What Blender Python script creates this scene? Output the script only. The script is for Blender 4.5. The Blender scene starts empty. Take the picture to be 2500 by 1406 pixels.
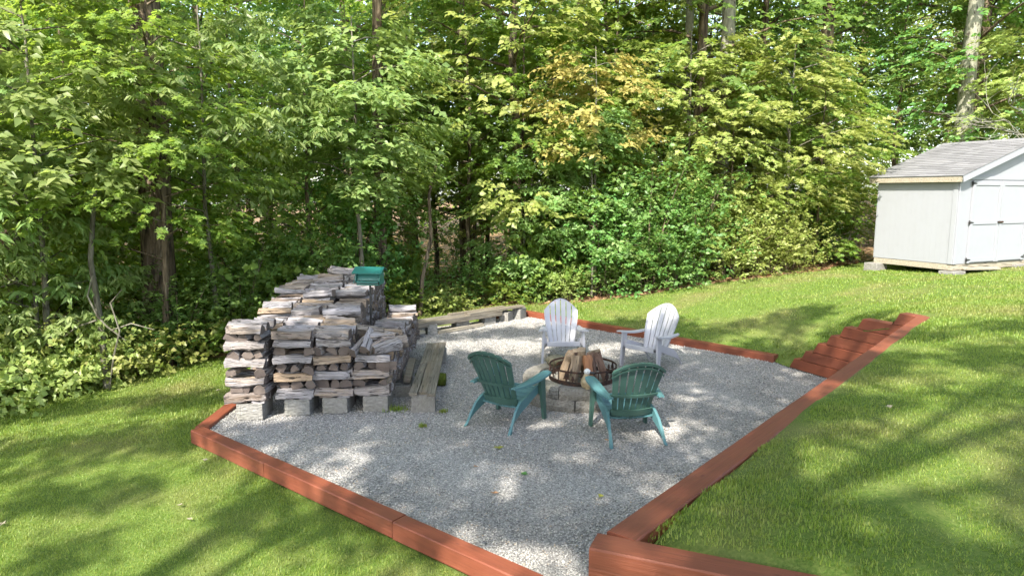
import bpy, math, random
import numpy as np
from mathutils import Vector, Matrix, noise
from mathutils.geometry import delaunay_2d_cdt
R = math.radians
rng = np.random.default_rng(7)
random.seed(7)
S = bpy.context.scene
COL = S.collection

# ------------------------------------------------------------------ camera, light, exposure
cd = bpy.data.cameras.new('camera'); cam = bpy.data.objects.new('camera', cd); COL.objects.link(cam)
cd.lens = 24.0; cd.sensor_width = 36.0; cd.clip_start = 0.05; cd.clip_end = 1000
cam.location = (0, 0, 2.6); cam.rotation_euler = (R(90 - 7.96), 0, 0)
S.camera = cam
SUN = Vector((-0.38, -0.925, 0)).normalized() * math.cos(R(45)); SUN.z = math.sin(R(45))   # towards the sun
w = bpy.data.worlds.new('World'); S.world = w; w.use_nodes = True
nt = w.node_tree; nt.nodes.clear()
sky = nt.nodes.new('ShaderNodeTexSky'); sky.sky_type = 'NISHITA'; sky.sun_disc = False
sky.sun_elevation = R(45); sky.sun_rotation = math.atan2(SUN.x, SUN.y); sky.air_density = 1.0; sky.dust_density = 1.5
bg = nt.nodes.new('ShaderNodeBackground'); bg.inputs[1].default_value = 0.15
wo = nt.nodes.new('ShaderNodeOutputWorld')
hsv = nt.nodes.new('ShaderNodeHueSaturation'); hsv.inputs['Saturation'].default_value = 0.72; nt.links.new(sky.outputs[0], hsv.inputs['Color']); nt.links.new(hsv.outputs[0], bg.inputs[0]); nt.links.new(bg.outputs[0], wo.inputs[0])
sd = bpy.data.lights.new('sun', 'SUN'); sd.energy = 3.7; sd.angle = R(0.6); sd.color = (1.0, 0.94, 0.84)
so = bpy.data.objects.new('sun', sd); COL.objects.link(so)
so.rotation_euler = SUN.to_track_quat('Z', 'Y').to_euler(); so.location = (-10, -10, 20)
S.view_settings.view_transform = 'Standard'; S.view_settings.look = 'None'
S.view_settings.exposure = 1.9; S.view_settings.gamma = 1.0; S.view_settings.use_curve_mapping = False
S.cycles.use_denoising = True
S.cycles.max_bounces = 8; S.cycles.diffuse_bounces = 4; S.cycles.transmission_bounces = 4; S.cycles.glossy_bounces = 2
S.cycles.use_adaptive_sampling = True; S.cycles.adaptive_threshold = 0.02
S.cycles.caustics_reflective = False; S.cycles.caustics_refractive = False

# ------------------------------------------------------------------ materials
class NT:
    def __init__(s, name):
        s.m = bpy.data.materials.new(name); s.m.use_nodes = True; s.t = s.m.node_tree; s.t.nodes.clear()
        s.out = s.n('ShaderNodeOutputMaterial')
    def n(s, typ, **kw):
        x = s.t.nodes.new(typ)
        for k, v in kw.items(): setattr(x, k, v)
        return x
    def l(s, a, b): s.t.links.new(a, b)
    def set(s, node, i, v):
        if hasattr(v, 'is_output'): s.l(v, node.inputs[i])
        elif v is not None: node.inputs[i].default_value = v
    def coord(s, kind='Object', scale=(1, 1, 1)):
        tc = s.n('ShaderNodeTexCoord'); mp = s.n('ShaderNodeMapping'); mp.inputs['Scale'].default_value = scale
        s.l(tc.outputs[kind], mp.inputs[0]); return mp.outputs[0]
    def pos(s, scale=(1, 1, 1)):
        g = s.n('ShaderNodeNewGeometry'); mp = s.n('ShaderNodeMapping'); mp.inputs['Scale'].default_value = scale
        s.l(g.outputs['Position'], mp.inputs[0]); return mp.outputs[0]
    def noise(s, vec, scale=5, detail=4, rough=0.55, dist=0.0):
        x = s.n('ShaderNodeTexNoise'); s.l(vec, x.inputs['Vector']); x.inputs['Scale'].default_value = scale
        x.inputs['Detail'].default_value = detail; x.inputs['Roughness'].default_value = rough; x.inputs['Distortion'].default_value = dist
        return x.outputs['Fac']
    def vor(s, vec, scale=5, out='Color', feature='F1'):
        x = s.n('ShaderNodeTexVoronoi'); x.feature = feature; s.l(vec, x.inputs['Vector']); x.inputs['Scale'].default_value = scale
        return x.outputs[out]
    def ramp(s, fac, stops):
        x = s.n('ShaderNodeValToRGB'); e = x.color_ramp.elements
        while len(e) < len(stops): e.new(0.5)
        for i, (p, c) in enumerate(stops):
            e[i].position = p; e[i].color = (c[0], c[1], c[2], 1) if hasattr(c, '__len__') else (c, c, c, 1)
        s.l(fac, x.inputs[0]); return x.outputs[0]
    def mix(s, fac, a, b, mode='MIX'):
        x = s.n('ShaderNodeMix'); x.data_type = 'RGBA'; x.blend_type = mode
        s.set(x, 0, fac)
        for i, v in ((6, a), (7, b)):
            s.set(x, i, v if hasattr(v, 'is_output') else (v[0], v[1], v[2], 1))
        return x.outputs[2]
    def math(s, op, a, b=0.0):
        x = s.n('ShaderNodeMath'); x.operation = op; s.set(x, 0, a); s.set(x, 1, b); return x.outputs[0]
    def bump(s, h, strength=0.5, dist=0.01):
        x = s.n('ShaderNodeBump'); x.inputs['Strength'].default_value = strength; x.inputs['Distance'].default_value = dist
        s.l(h, x.inputs['Height']); return x.outputs[0]
    def bsdf(s, col, rough=0.6, normal=None, spec=0.5, metal=0.0, coat=0.0):
        b = s.n('ShaderNodeBsdfPrincipled')
        s.set(b, 'Base Color', col if hasattr(col, 'is_output') else (*col, 1)); s.set(b, 'Roughness', rough)
        b.inputs['Specular IOR Level'].default_value = spec; b.inputs['Metallic'].default_value = metal; b.inputs['Coat Weight'].default_value = coat
        if normal is not None: s.l(normal, b.inputs['Normal'])
        return b.outputs[0]
    def done(s, sh): s.l(sh, s.out.inputs[0]); return s.m
    def island(s): return s.n('ShaderNodeNewGeometry').outputs['Random Per Island']
    def objrand(s): return s.n('ShaderNodeObjectInfo').outputs['Random']

def m_leaf(name, cols, trans, tf=0.38, rough=0.42, spec=0.35):
    """cols: three diffuse colours picked leaf by leaf, trans: colour of light coming through"""
    n = NT(name); r = n.island(); o = n.objrand()
    c = n.ramp(r, [(0.0, cols[0]), (0.55, cols[1]), (1.0, cols[2])])
    big = n.noise(n.pos(), 0.55, 2)
    c = n.mix(n.ramp(big, [(0.38, 0.0), (0.66, 0.75)]), c, n.mix(0.6, c, cols[2]))
    hs = n.n('ShaderNodeHueSaturation'); n.l(c, hs.inputs['Color'])
    n.l(n.math('MULTIPLY_ADD', o, 0.05), hs.inputs['Hue']); hs.inputs['Hue'].default_value = 0.5
    mm = n.n('ShaderNodeMath'); mm.operation = 'MULTIPLY_ADD'; n.l(o, mm.inputs[0]); mm.inputs[1].default_value = 0.05; mm.inputs[2].default_value = 0.475
    n.l(mm.outputs[0], hs.inputs['Hue'])
    mv = n.n('ShaderNodeMath'); mv.operation = 'MULTIPLY_ADD'; n.l(o, mv.inputs[0]); mv.inputs[1].default_value = 0.4; mv.inputs[2].default_value = 0.8
    n.l(mv.outputs[0], hs.inputs['Value'])
    b = n.bsdf(hs.outputs[0], rough, None, spec)
    t = n.n('ShaderNodeBsdfTranslucent'); tc = n.mix(0.35, trans, hs.outputs[0]); n.l(tc, t.inputs[0])
    mx = n.n('ShaderNodeMixShader'); mx.inputs[0].default_value = tf; n.l(b, mx.inputs[1]); n.l(t.outputs[0], mx.inputs[2])
    return n.done(mx.outputs[0])

LEAF = {
 'maple': m_leaf('leaf_maple', [(.10, .18, .036), (.145, .235, .047), (.24, .31, .07)], (.48, .64, .07), .48),
 'deep': m_leaf('leaf_deep', [(.075, .155, .042), (.11, .20, .054), (.17, .26, .07)], (.38, .58, .08), 0.45),
 'bright': m_leaf('leaf_bright', [(.16, .23, .05), (.24, .31, .08), (.34, .37, .13)], (.55, .62, .12), .44),
 'yellow': m_leaf('leaf_turning', [(.28, .29, .08), (.37, .35, .11), (.38, .32, .10)], (.60, .52, .13)),
 'shrub': m_leaf('leaf_shrub', [(.065, .155, .038), (.10, .205, .05), (.17, .265, .07)], (.32, .52, .08), 0.40),
 'big': m_leaf('leaf_big', [(.13, .22, .065), (.18, .28, .09), (.27, .34, .13)], (.50, .64, .13), 0.44, 0.42, 0.4),
}

def m_grass():
    n = NT('grass_blades'); r = n.island(); p = n.pos()
    c = n.ramp(r, [(0.0, (.09, .165, .02)), (0.6, (.165, .25, .035)), (1.0, (.28, .32, .07))])
    big = n.noise(p, 0.9, 3, 0.6)
    c = n.mix(n.ramp(big, [(0.45, 0.0), (0.72, 0.7)]), c, n.mix(n.ramp(r, [(0, 0), (1, 1)]), (.20, .21, .06), (.32, .27, .12)))
    b = n.bsdf(c, 0.45, None, 0.35)
    t = n.n('ShaderNodeBsdfTranslucent'); n.l(n.mix(0.5, c, (.48, .54, .06)), t.inputs[0])
    mx = n.n('ShaderNodeMixShader'); mx.inputs[0].default_value = 0.35; n.l(b, mx.inputs[1]); n.l(t.outputs[0], mx.inputs[2])
    return n.done(mx.outputs[0])
M_BLADE = m_grass()

def m_lawn():
    n = NT('lawn_soil'); p = n.pos()
    a = n.noise(p, 60, 3); big = n.noise(p, 0.9, 3, 0.6)
    c = n.ramp(a, [(0.3, (.06, .11, .018)), (0.7, (.13, .17, .04))])
    c = n.mix(n.ramp(big, [(0.45, 0.0), (0.75, 0.7)]), c, (.17, .15, .065))
    return n.done(n.bsdf(c, 0.9, n.bump(a, 0.6, 0.02), 0.1))
M_LAWN = m_lawn()

def m_litter():
    n = NT('leaf_litter'); p = n.pos()
    v = n.vor(p, 14); a = n.noise(p, 3, 4)
    sep = n.n('ShaderNodeSeparateColor'); n.l(v, sep.inputs[0])
    c = n.ramp(sep.outputs[0], [(0.0, (.08, .045, .028)), (0.45, (.20, .11, .055)), (0.75, (.34, .20, .105)), (1.0, (.45, .30, .18))])
    c = n.mix(n.ramp(a, [(0.45, 0), (0.7, .8)]), c, (.04, .07, .02))
    return n.done(n.bsdf(c, 0.85, n.bump(sep.outputs[0], 0.8, 0.03), 0.2))
M_LITTER = m_litter()

def m_gravel():
    n = NT('gravel_bed'); p = n.pos()
    v = n.vor(p, 75); sep = n.n('ShaderNodeSeparateColor'); n.l(v, sep.inputs[0])
    d = n.vor(p, 75, 'Distance')
    c = n.ramp(sep.outputs[0], [(0.0, (.17, .165, .16)), (0.35, (.29, .28, .27)), (0.75, (.38, .37, .355)), (1.0, (.46, .445, .42))])
    c = n.mix(n.ramp(d, [(0.35, 0.0), (0.8, 0.5)]), c, (.12, .115, .11))
    big = n.noise(p, 0.7, 3); c = n.mix(n.ramp(big, [(0.4, 0), (0.8, .35)]), c, (.22, .19, .15))
    return n.done(n.bsdf(c, 0.85, n.bump(n.math('SUBTRACT', 1.0, d), 0.9, 0.012), 0.2))
M_GRAVEL = m_gravel()
def m_stone():
    n = NT('gravel_stones'); r = n.island()
    c = n.ramp(r, [(0.0, (.12, .116, .112)), (0.3, (.285, .278, .268)), (0.7, (.41, .398, .375)), (0.93, (.52, .50, .455)), (1.0, (.36, .28, .20))])
    return n.done(n.bsdf(c, 0.8, None, 0.25))
M_STONE = m_stone()

def m_paint():
    n = NT('rust_red_timber_stain'); o = n.coord('Object', (2.5, 60, 60)); p = n.coord('Object')
    g = n.noise(o, 1.0, 5, 0.6, 0.4); b = n.noise(p, 2.0, 4)
    c = n.ramp(g, [(0.25, (.125, .032, .014)), (0.5, (.172, .043, .018)), (0.75, (.205, .056, .025))])
    c = n.mix(n.ramp(b, [(0.45, 0), (0.75, .55)]), c, (.215, .072, .036))
    c = n.mix(n.math('MULTIPLY', n.objrand(), 0.3), c, (.14, .042, .024))
    k = n.vor(n.coord('Object', (3.0, 9, 9)), 1.0, 'Distance')
    c = n.mix(n.ramp(k, [(0.03, .7), (0.09, 0.0)]), c, (.08, .02, .01))
    return n.done(n.bsdf(c, 0.62, n.bump(g, 0.5, 0.008), 0.5))
M_PAINT = m_paint()

def m_wood(name, ramp_, o_amt=0.5, tan=(.36, .25, .15), sc=(2.5, 38, 38), bump=0.7):
    n = NT(name); o = n.coord('Object', sc)
    # shift the grain object by object
    oi = n.objrand()
    va = n.n('ShaderNodeVectorMath'); va.operation = 'ADD'; n.l(o, va.inputs[0])
    cx = n.n('ShaderNodeCombineXYZ')
    for i in range(3): n.l(n.math('MULTIPLY', oi, 37.0 + i * 11), cx.inputs[i])
    n.l(cx.outputs[0], va.inputs[1])
    g = n.noise(va.outputs[0], 1.0, 6, 0.65, 0.8)
    g2 = n.noise(va.outputs[0], 0.35, 3, 0.5)
    c = n.ramp(g, ramp_)
    mr = n.math('ADD', n.math('MULTIPLY', n.math('FRACT', n.math('MULTIPLY', n.math('ADD', oi, n.island()), 7.31)), o_amt), 0.0)
    c = n.mix(n.math('MULTIPLY', mr, n.ramp(g2, [(0.35, 0), (0.65, 1)])), c, tan)
    cr = n.noise(va.outputs[0], 1.7, 2, 0.5)
    c = n.mix(n.ramp(cr, [(0.33, 0.9), (0.40, 0.0)]), c, (.035, .028, .022))
    return n.done(n.bsdf(c, 0.85, n.bump(g, bump, 0.02), 0.2))
def m_log():
    n = NT('weathered_split_wood'); oi = n.objrand(); isl = n.island()
    rv = n.math('FRACT', n.math('MULTIPLY', n.math('ADD', oi, isl), 7.31)); rv2 = n.math('FRACT', n.math('MULTIPLY', n.math('ADD', oi, isl), 23.7))
    va = n.n('ShaderNodeVectorMath'); va.operation = 'ADD'; n.l(n.coord('Object', (2.2, 30, 30)), va.inputs[0]); cx = n.n('ShaderNodeCombineXYZ')
    for i in range(3): n.l(n.math('MULTIPLY', oi, 37.0 + i * 11), cx.inputs[i])
    n.l(cx.outputs[0], va.inputs[1]); v = va.outputs[0]
    g = n.noise(v, 1.0, 7, 0.7, 1.0); g3 = n.noise(v, 0.35, 3, 0.5, 1.5); cr = n.noise(v, 1.3, 3, 0.6, 1.2)
    base = n.ramp(rv, [(0.0, (.245, .232, .245)), (0.3, (.20, .185, .185)), (0.58, (.29, .275, .285)), (0.78, (.22, .175, .135)), (0.9, (.28, .205, .14)), (1.0, (.13, .105, .095))])
    base = n.mix(n.ramp(g3, [(0.4, 0), (0.62, .75)]), base, n.ramp(rv2, [(0.0, (.26, .25, .265)), (0.65, (.17, .145, .125)), (1.0, (.27, .20, .135))]))
    c = n.mix(1.0, base, n.ramp(g, [(0.25, .5), (0.5, 1.25), (0.75, 1.9)]), 'MULTIPLY')
    c = n.mix(n.ramp(cr, [(0.36, 0.95), (0.43, 0.0)]), c, (.022, .017, .014))
    return n.done(n.bsdf(c, 0.88, n.bump(n.math('ADD', g, n.math('MULTIPLY', cr, 1.5)), 1.0, 0.02), 0.15))
M_LOG = m_log()
M_PLANK = m_wood('grey_plank_wood', [(0.25, (.06, .052, .042)), (0.5, (.15, .135, .11)), (0.75, (.24, .22, .18))], 0.6, (.19, .14, .085), (1.6, 45, 45), 0.4)
M_FRESH = m_wood('brown_kindling_wood', [(0.25, (.10, .07, .045)), (0.5, (.21, .16, .11)), (0.75, (.30, .24, .17))], 0.5, (.26, .17, .10))
M_BARK = m_wood('tree_bark', [(0.36, (.03, .022, .016)), (0.5, (.13, .095, .065)), (0.66, (.27, .21, .15))], 0.3, (.10, .12, .07), (14, 14, 1.8), 1.0)
M_BARKP = m_wood('pale_smooth_bark', [(0.3, (.07, .062, .046)), (0.5, (.14, .13, .10)), (0.75, (.22, .21, .17))], 0.4, (.11, .12, .07), (9, 9, 2.5), 0.5)
M_BARKL = m_wood('light_grey_green_bark', [(0.3, (.13, .125, .095)), (0.5, (.23, .225, .175)), (0.75, (.33, .32, .26))], 0.4, (.18, .20, .12), (9, 9, 3.5), 0.5)
def m_end():
    n = NT('log_end_grain'); o = n.coord('Object', (0, 1, 1)); oi = n.objrand()
    wv = n.n('ShaderNodeTexWave'); wv.wave_type = 'RINGS'; wv.rings_direction = 'X'; n.l(o, wv.inputs[0]); wv.inputs['Scale'].default_value = 28; wv.inputs['Distortion'].default_value = 2.0
    c = n.mix(wv.outputs['Fac'], (.05, .040, .037), (.12, .096, .088))
    nn = n.noise(n.coord('Object'), 9, 3)
    c = n.mix(n.ramp(nn, [(0.4, 0), (0.7, .7)]), c, (.10, .08, .07))
    c = n.mix(n.math('MULTIPLY', oi, 0.55), c, (.19, .155, .135))
    return n.done(n.bsdf(c, 0.9, n.bump(wv.outputs['Fac'], 0.4, 0.004), 0.15))
M_END = m_end()

def m_concrete(name, a, b, moss=0.25, sc=25):
    n = NT(name); p = n.coord('Object'); x = n.noise(p, sc, 5, 0.7); y = n.noise(p, 3.5, 3)
    c = n.ramp(x, [(0.3, a), (0.7, b)])
    c = n.mix(n.ramp(y, [(0.5, 0), (0.75, moss)]), c, (.12, .12, .06))
    c = n.mix(n.math('MULTIPLY', n.objrand(), 0.35), c, (.20, .17, .14))
    v = n.vor(p, 40, 'Distance')
    return n.done(n.bsdf(c, 0.95, n.bump(n.math('ADD', x, v), 0.8, 0.012), 0.15))
M_CONC = m_concrete('concrete', (.15, .15, .14), (.28, .275, .26))
M_PIT = m_concrete('split_face_stone', (.10, .095, .08), (.27, .26, .235), 0.35, 45)
M_ROCK = m_concrete('mossy_rock', (.08, .08, .05), (.24, .21, .15), 0.8, 12)

def m_plastic(name, col, rough=0.38, dirt=(.2, .2, .17), amt=0.3):
    n = NT(name); p = n.coord('Object'); x = n.noise(p, 6, 4, 0.6); y = n.noise(p, 140, 2)
    c = n.mix(n.ramp(x, [(0.45, 0), (0.8, amt)]), col, dirt)
    return n.done(n.bsdf(c, n.math('ADD', n.math('MULTIPLY', x, 0.25), rough - 0.1), n.bump(y, 0.12, 0.002), 0.5))
M_GREEN = m_plastic('dark_green_plastic', (.040, .090, .073), 0.42, (.06, .13, .10))
M_TEAL = m_plastic('pale_teal_plastic', (.062, .15, .16), 0.42, (.07, .16, .17), 0.5)  # lighter, bluer tone for the green chairs' arms, seats, aprons and rear legs
M_WHITE = m_plastic('white_plastic', (.37, .367, .39), 0.45, (.27, .265, .27), 0.3)
M_FEED = m_plastic('teal_painted_metal', (.010, .12, .105), 0.35, (.02, .09, .08), 0.4)
M_BLACK = m_plastic('black_metal', (.02, .02, .02), 0.5, (.05, .04, .03), 0.4)
def m_rust():
    n = NT('rusty_black_steel'); x = n.noise(n.coord('Object'), 18, 4, 0.7)
    c = n.ramp(x, [(0.4, (.022, .017, .014)), (0.62, (.07, .032, .02)), (0.8, (.13, .055, .03))])
    return n.done(n.bsdf(c, 0.7, n.bump(x, 0.3, 0.003), 0.4, 0.3))
M_RUST = m_rust()
M_ASH = m_concrete('ash_and_sand', (.16, .15, .13), (.36, .33, .29), 0.1, 40)
def m_siding():
    n = NT('white_painted_siding'); o = n.coord('Object'); x = n.noise(o, 5, 4); g = n.noise(n.coord('Object', (60, 60, 2)), 1.0, 3)
    c = n.mix(n.ramp(x, [(0.45, 0), (0.8, .35)]), (.262, .27, .29), (.235, .24, .25))
    return n.done(n.bsdf(c, 0.6, n.bump(g, 0.15, 0.003), 0.3))
M_SIDE = m_siding()
def m_shingle():
    n = NT('grey_asphalt_shingle'); x = n.noise(n.coord('Object'), 60, 3); r = n.island()
    c = n.ramp(r, [(0.0, (.12, .119, .124)), (0.5, (.155, .155, .162)), (1.0, (.195, .193, .20))])
    c = n.mix(n.ramp(x, [(0.3, 0), (0.7, .5)]), c, (.19, .188, .192))
    return n.done(n.bsdf(c, 0.95, n.bump(x, 0.4, 0.004), 0.1))
M_SHING = m_shingle()
M_SKID = m_wood('pale_treated_timber', [(0.25, (.22, .19, .14)), (0.5, (.31, .28, .22)), (0.75, (.35, .32, .26))], 0.4, (.27, .21, .14), (1.6, 40, 40), 0.4)
def m_moss():
    n = NT('green_moss'); x = n.noise(n.coord('Object'), 30, 4)
    return n.done(n.bsdf(n.ramp(x, [(0.3, (.035, .05, .008)), (0.7, (.10, .12, .02))]), 0.95, n.bump(x, 0.9, 0.02), 0.1))
M_MOSS = m_moss()
def m_flat(name, col, rough=0.6):
    n = NT(name); x = n.noise(n.coord('Object'), 25, 3)
    return n.done(n.bsdf(n.mix(n.ramp(x, [(0.3, 0), (0.7, .4)]), col, tuple(c * 0.6 for c in col)), rough))
M_DRYLEAF = m_flat('dry_leaf_brown', (.28, .15, .07)); M_YLEAF = m_flat('fallen_leaf_olive', (.24, .24, .03)); M_GLEAF = m_flat('fallen_leaf_green', (.06, .17, .03)); M_PLEAF = m_flat('fallen_leaf_pale', (.26, .23, .15)); M_OLEAF = m_flat('fallen_leaf_orange', (.45, .22, .04))
M_DUCKW = m_flat('figurine_white_glaze', (.62, .62, .60), 0.4); M_DUCKB = m_flat('figurine_tan_glaze', (.34, .27, .16), 0.5); M_DARK = m_flat('dark_slate_paint', (.03, .03, .035), 0.4)

# ------------------------------------------------------------------ helpers
def link(name, me, parent=None, loc=None, kind=None):
    o = bpy.data.objects.new(name, me); COL.objects.link(o)
    if parent: o.parent = parent
    if loc is not None: o.location = loc
    if kind: o['kind'] = kind
    return o
def tag(o, label, cat, group=None):
    o['label'] = label; o['category'] = cat
    if group: o['group'] = group
    return o
def empty(name, loc, rz=0.0):
    o = bpy.data.objects.new(name, None); COL.objects.link(o); o.location = loc; o.rotation_euler = (0, 0, rz); o.empty_display_size = 0.2
    return o
def meshdata(name, V, F, mats, smooth=False, mi=None):
    me = bpy.data.meshes.new(name)
    if isinstance(F, np.ndarray):
        V = np.asarray(V, dtype=np.float32); n, k = F.shape
        me.vertices.add(len(V)); me.vertices.foreach_set('co', V.ravel())
        me.loops.add(n * k); me.loops.foreach_set('vertex_index', F.astype(np.int32).ravel())
        me.polygons.add(n); me.polygons.foreach_set('loop_start', np.arange(0, n * k, k, dtype=np.int32))
        me.update(calc_edges=True)
    else:
        me.from_pydata([tuple(v) for v in V], [], F); me.update()
    for m in (mats if isinstance(mats, (list, tuple)) else [mats]): me.materials.append(m)
    if mi is not None: me.polygons.foreach_set('material_index', np.asarray(mi, dtype=np.int32))
    if smooth: me.polygons.foreach_set('use_smooth', np.ones(len(me.polygons), dtype=bool))
    return me
class MB:
    """collects shapes that end up in ONE mesh object"""
    def __init__(s): s.v = []; s.f = []; s.mi = []
    def add(s, V, F, mi=0):
        k = len(s.v); s.v += [Vector(v) for v in V]; s.f += [tuple(i + k for i in f) for f in F]; s.mi += [mi] * len(F)
        return s
    def box(s, c, d, rot=None, bev=0.0, mi=0):
        x, y, z = d[0] / 2, d[1] / 2, d[2] / 2; M = rot if rot is not None else Matrix()
        if bev <= 0:
            V = [(-x, -y, -z), (x, -y, -z), (x, y, -z), (-x, y, -z), (-x, -y, z), (x, -y, z), (x, y, z), (-x, y, z)]
            F = [(0, 3, 2, 1), (4, 5, 6, 7), (0, 1, 5, 4), (1, 2, 6, 5), (2, 3, 7, 6), (3, 0, 4, 7)]
        else:
            b = bev
            def ring(ix, iy, zz): return [(-ix, -iy + b, zz), (-ix + b, -iy, zz), (ix - b, -iy, zz), (ix, -iy + b, zz), (ix, iy - b, zz), (ix - b, iy, zz), (-ix + b, iy, zz), (-ix, iy - b, zz)]
            V = ring(x - b, y - b, -z) + ring(x, y, -z + b) + ring(x, y, z - b) + ring(x - b, y - b, z)
            F = [tuple(reversed(range(8)))] + [tuple(range(24, 32))]
            for r in range(3):
                for i in range(8):
                    j = (i + 1) % 8; F.append((r * 8 + i, r * 8 + j, r * 8 + 8 + j, r * 8 + 8 + i))
        V = [Vector(c) + (M @ Vector(v)) for v in V]
        return s.add(V, F, mi)
    def tube(s, pts, rad, n=8, cap=True, mi=0):
        pts = [Vector(p) for p in pts]; rad = rad if hasattr(rad, '__len__') else [rad] * len(pts)
        V = []; ref = None
        for i, p in enumerate(pts):
            t = (pts[min(i + 1, len(pts) - 1)] - pts[max(i - 1, 0)]).normalized()
            if ref is None: ref = t.orthogonal().normalized()
            ref = (ref - t * ref.dot(t)).normalized(); b = t.cross(ref)
            V += [p + (ref * math.cos(2 * math.pi * k / n) + b * math.sin(2 * math.pi * k / n)) * rad[i] for k in range(n)]
        F = [(i * n + k, i * n + (k + 1) % n, (i + 1) * n + (k + 1) % n, (i + 1) * n + k) for i in range(len(pts) - 1) for k in range(n)]
        if cap: F += [tuple(reversed(range(n))), tuple(range((len(pts) - 1) * n, len(pts) * n))]
        return s.add(V, F, mi)
    def prism(s, poly, off, mi=0):
        """poly: 3D points of a flat outline, off: extrusion vector"""
        n = len(poly); off = Vector(off); V = [Vector(p) for p in poly] + [Vector(p) + off for p in poly]
        F = [tuple(reversed(range(n))), tuple(range(n, 2 * n))] + [(i, (i + 1) % n, n + (i + 1) % n, n + i) for i in range(n)]
        return s.add(V, F, mi)
    def grid(s, fn, nu, nv, off, mi=0):
        """thick sheet: fn(u,v) -> point, off = thickness vector or fn"""
        P = [[Vector(fn(i / nu, j / nv)) for i in range(nu + 1)] for j in range(nv + 1)]
        o = off if callable(off) else (lambda u, v: Vector(off))
        V = [p for r_ in P for p in r_] + [P[j][i] + Vector(o(i / nu, j / nv)) for j in range(nv + 1) for i in range(nu + 1)]
        W = nu + 1; N = W * (nv + 1); F = []
        for j in range(nv):
            for i in range(nu):
                a = j * W + i; F.append((a, a + 1, a + W + 1, a + W)); F.append((N + a, N + a + W, N + a + W + 1, N + a + 1))
        for i in range(nu):
            F.append((i, N + i, N + i + 1, i + 1)); a = nv * W + i; F.append((a, a + 1, N + a + 1, N + a))
        for j in range(nv):
            a = j * W; F.append((a, a + W, N + a + W, N + a)); b = a + nu; F.append((b, N + b, N + b + W, b + W))
        return s.add(V, F, mi)
    def lathe(s, prof, c=(0, 0, 0), n=14, sx=1, sy=1, mi=0, rot=None):
        c = Vector(c); M = rot if rot is not None else Matrix()
        V = [c + M @ Vector((r_ * math.cos(2 * math.pi * k / n) * sx, r_ * math.sin(2 * math.pi * k / n) * sy, z)) for r_, z in prof for k in range(n)]
        F = [(i * n + k, i * n + (k + 1) % n, (i + 1) * n + (k + 1) % n, (i + 1) * n + k) for i in range(len(prof) - 1) for k in range(n)]
        F += [tuple(reversed(range(n))), tuple(range((len(prof) - 1) * n, len(prof) * n))]
        return s.add(V, F, mi)
    def data(s, name, mats, smooth=False): return meshdata(name, s.v, s.f, mats, smooth, s.mi)
    def build(s, name, mats, parent=None, smooth=False, kind=None, loc=None): return link(name, s.data(name, mats, smooth), parent, loc, kind)
def rotz(a): return Matrix.Rotation(a, 4, 'Z')

# ------------------------------------------------------------------ the lie of the land
A = Vector((-3.43, 7.18)); WJ = Vector((1.06, 3.512)); J = Vector((4.99, 8.17)); L1 = Vector((4.17, 9.99))
E1 = Vector((4.05, 10.40)); F1 = Vector((0.22, 14.42)); B1 = Vector((-1.9, 12.75)); B2 = Vector((-3.75, 12.45))
WC = Vector((0.43, 2.775)); LEG = Vector((0.925, -0.38)).normalized(); LEGEND = WC + LEG * 5.5
PIT = [A, WJ, J, L1, E1, F1, B1, B2]
def inpoly(x, y, P):
    c = False; n = len(P); j = n - 1
    for i in range(n):
        if (P[i][1] > y) != (P[j][1] > y) and x < (P[j][0] - P[i][0]) * (y - P[i][1]) / (P[j][1] - P[i][1]) + P[i][0]: c = not c
        j = i
    return c
def inpoly_np(X, Y, P):
    c = np.zeros(X.shape, bool); n = len(P); j = n - 1
    for i in range(n):
        xi, yi, xj, yj = P[i][0], P[i][1], P[j][0], P[j][1]
        if yi != yj: c ^= ((yi > Y) != (yj > Y)) & (X < (xj - xi) * (Y - yi) / (yj - yi) + xi)
        j = i
    return c
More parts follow.
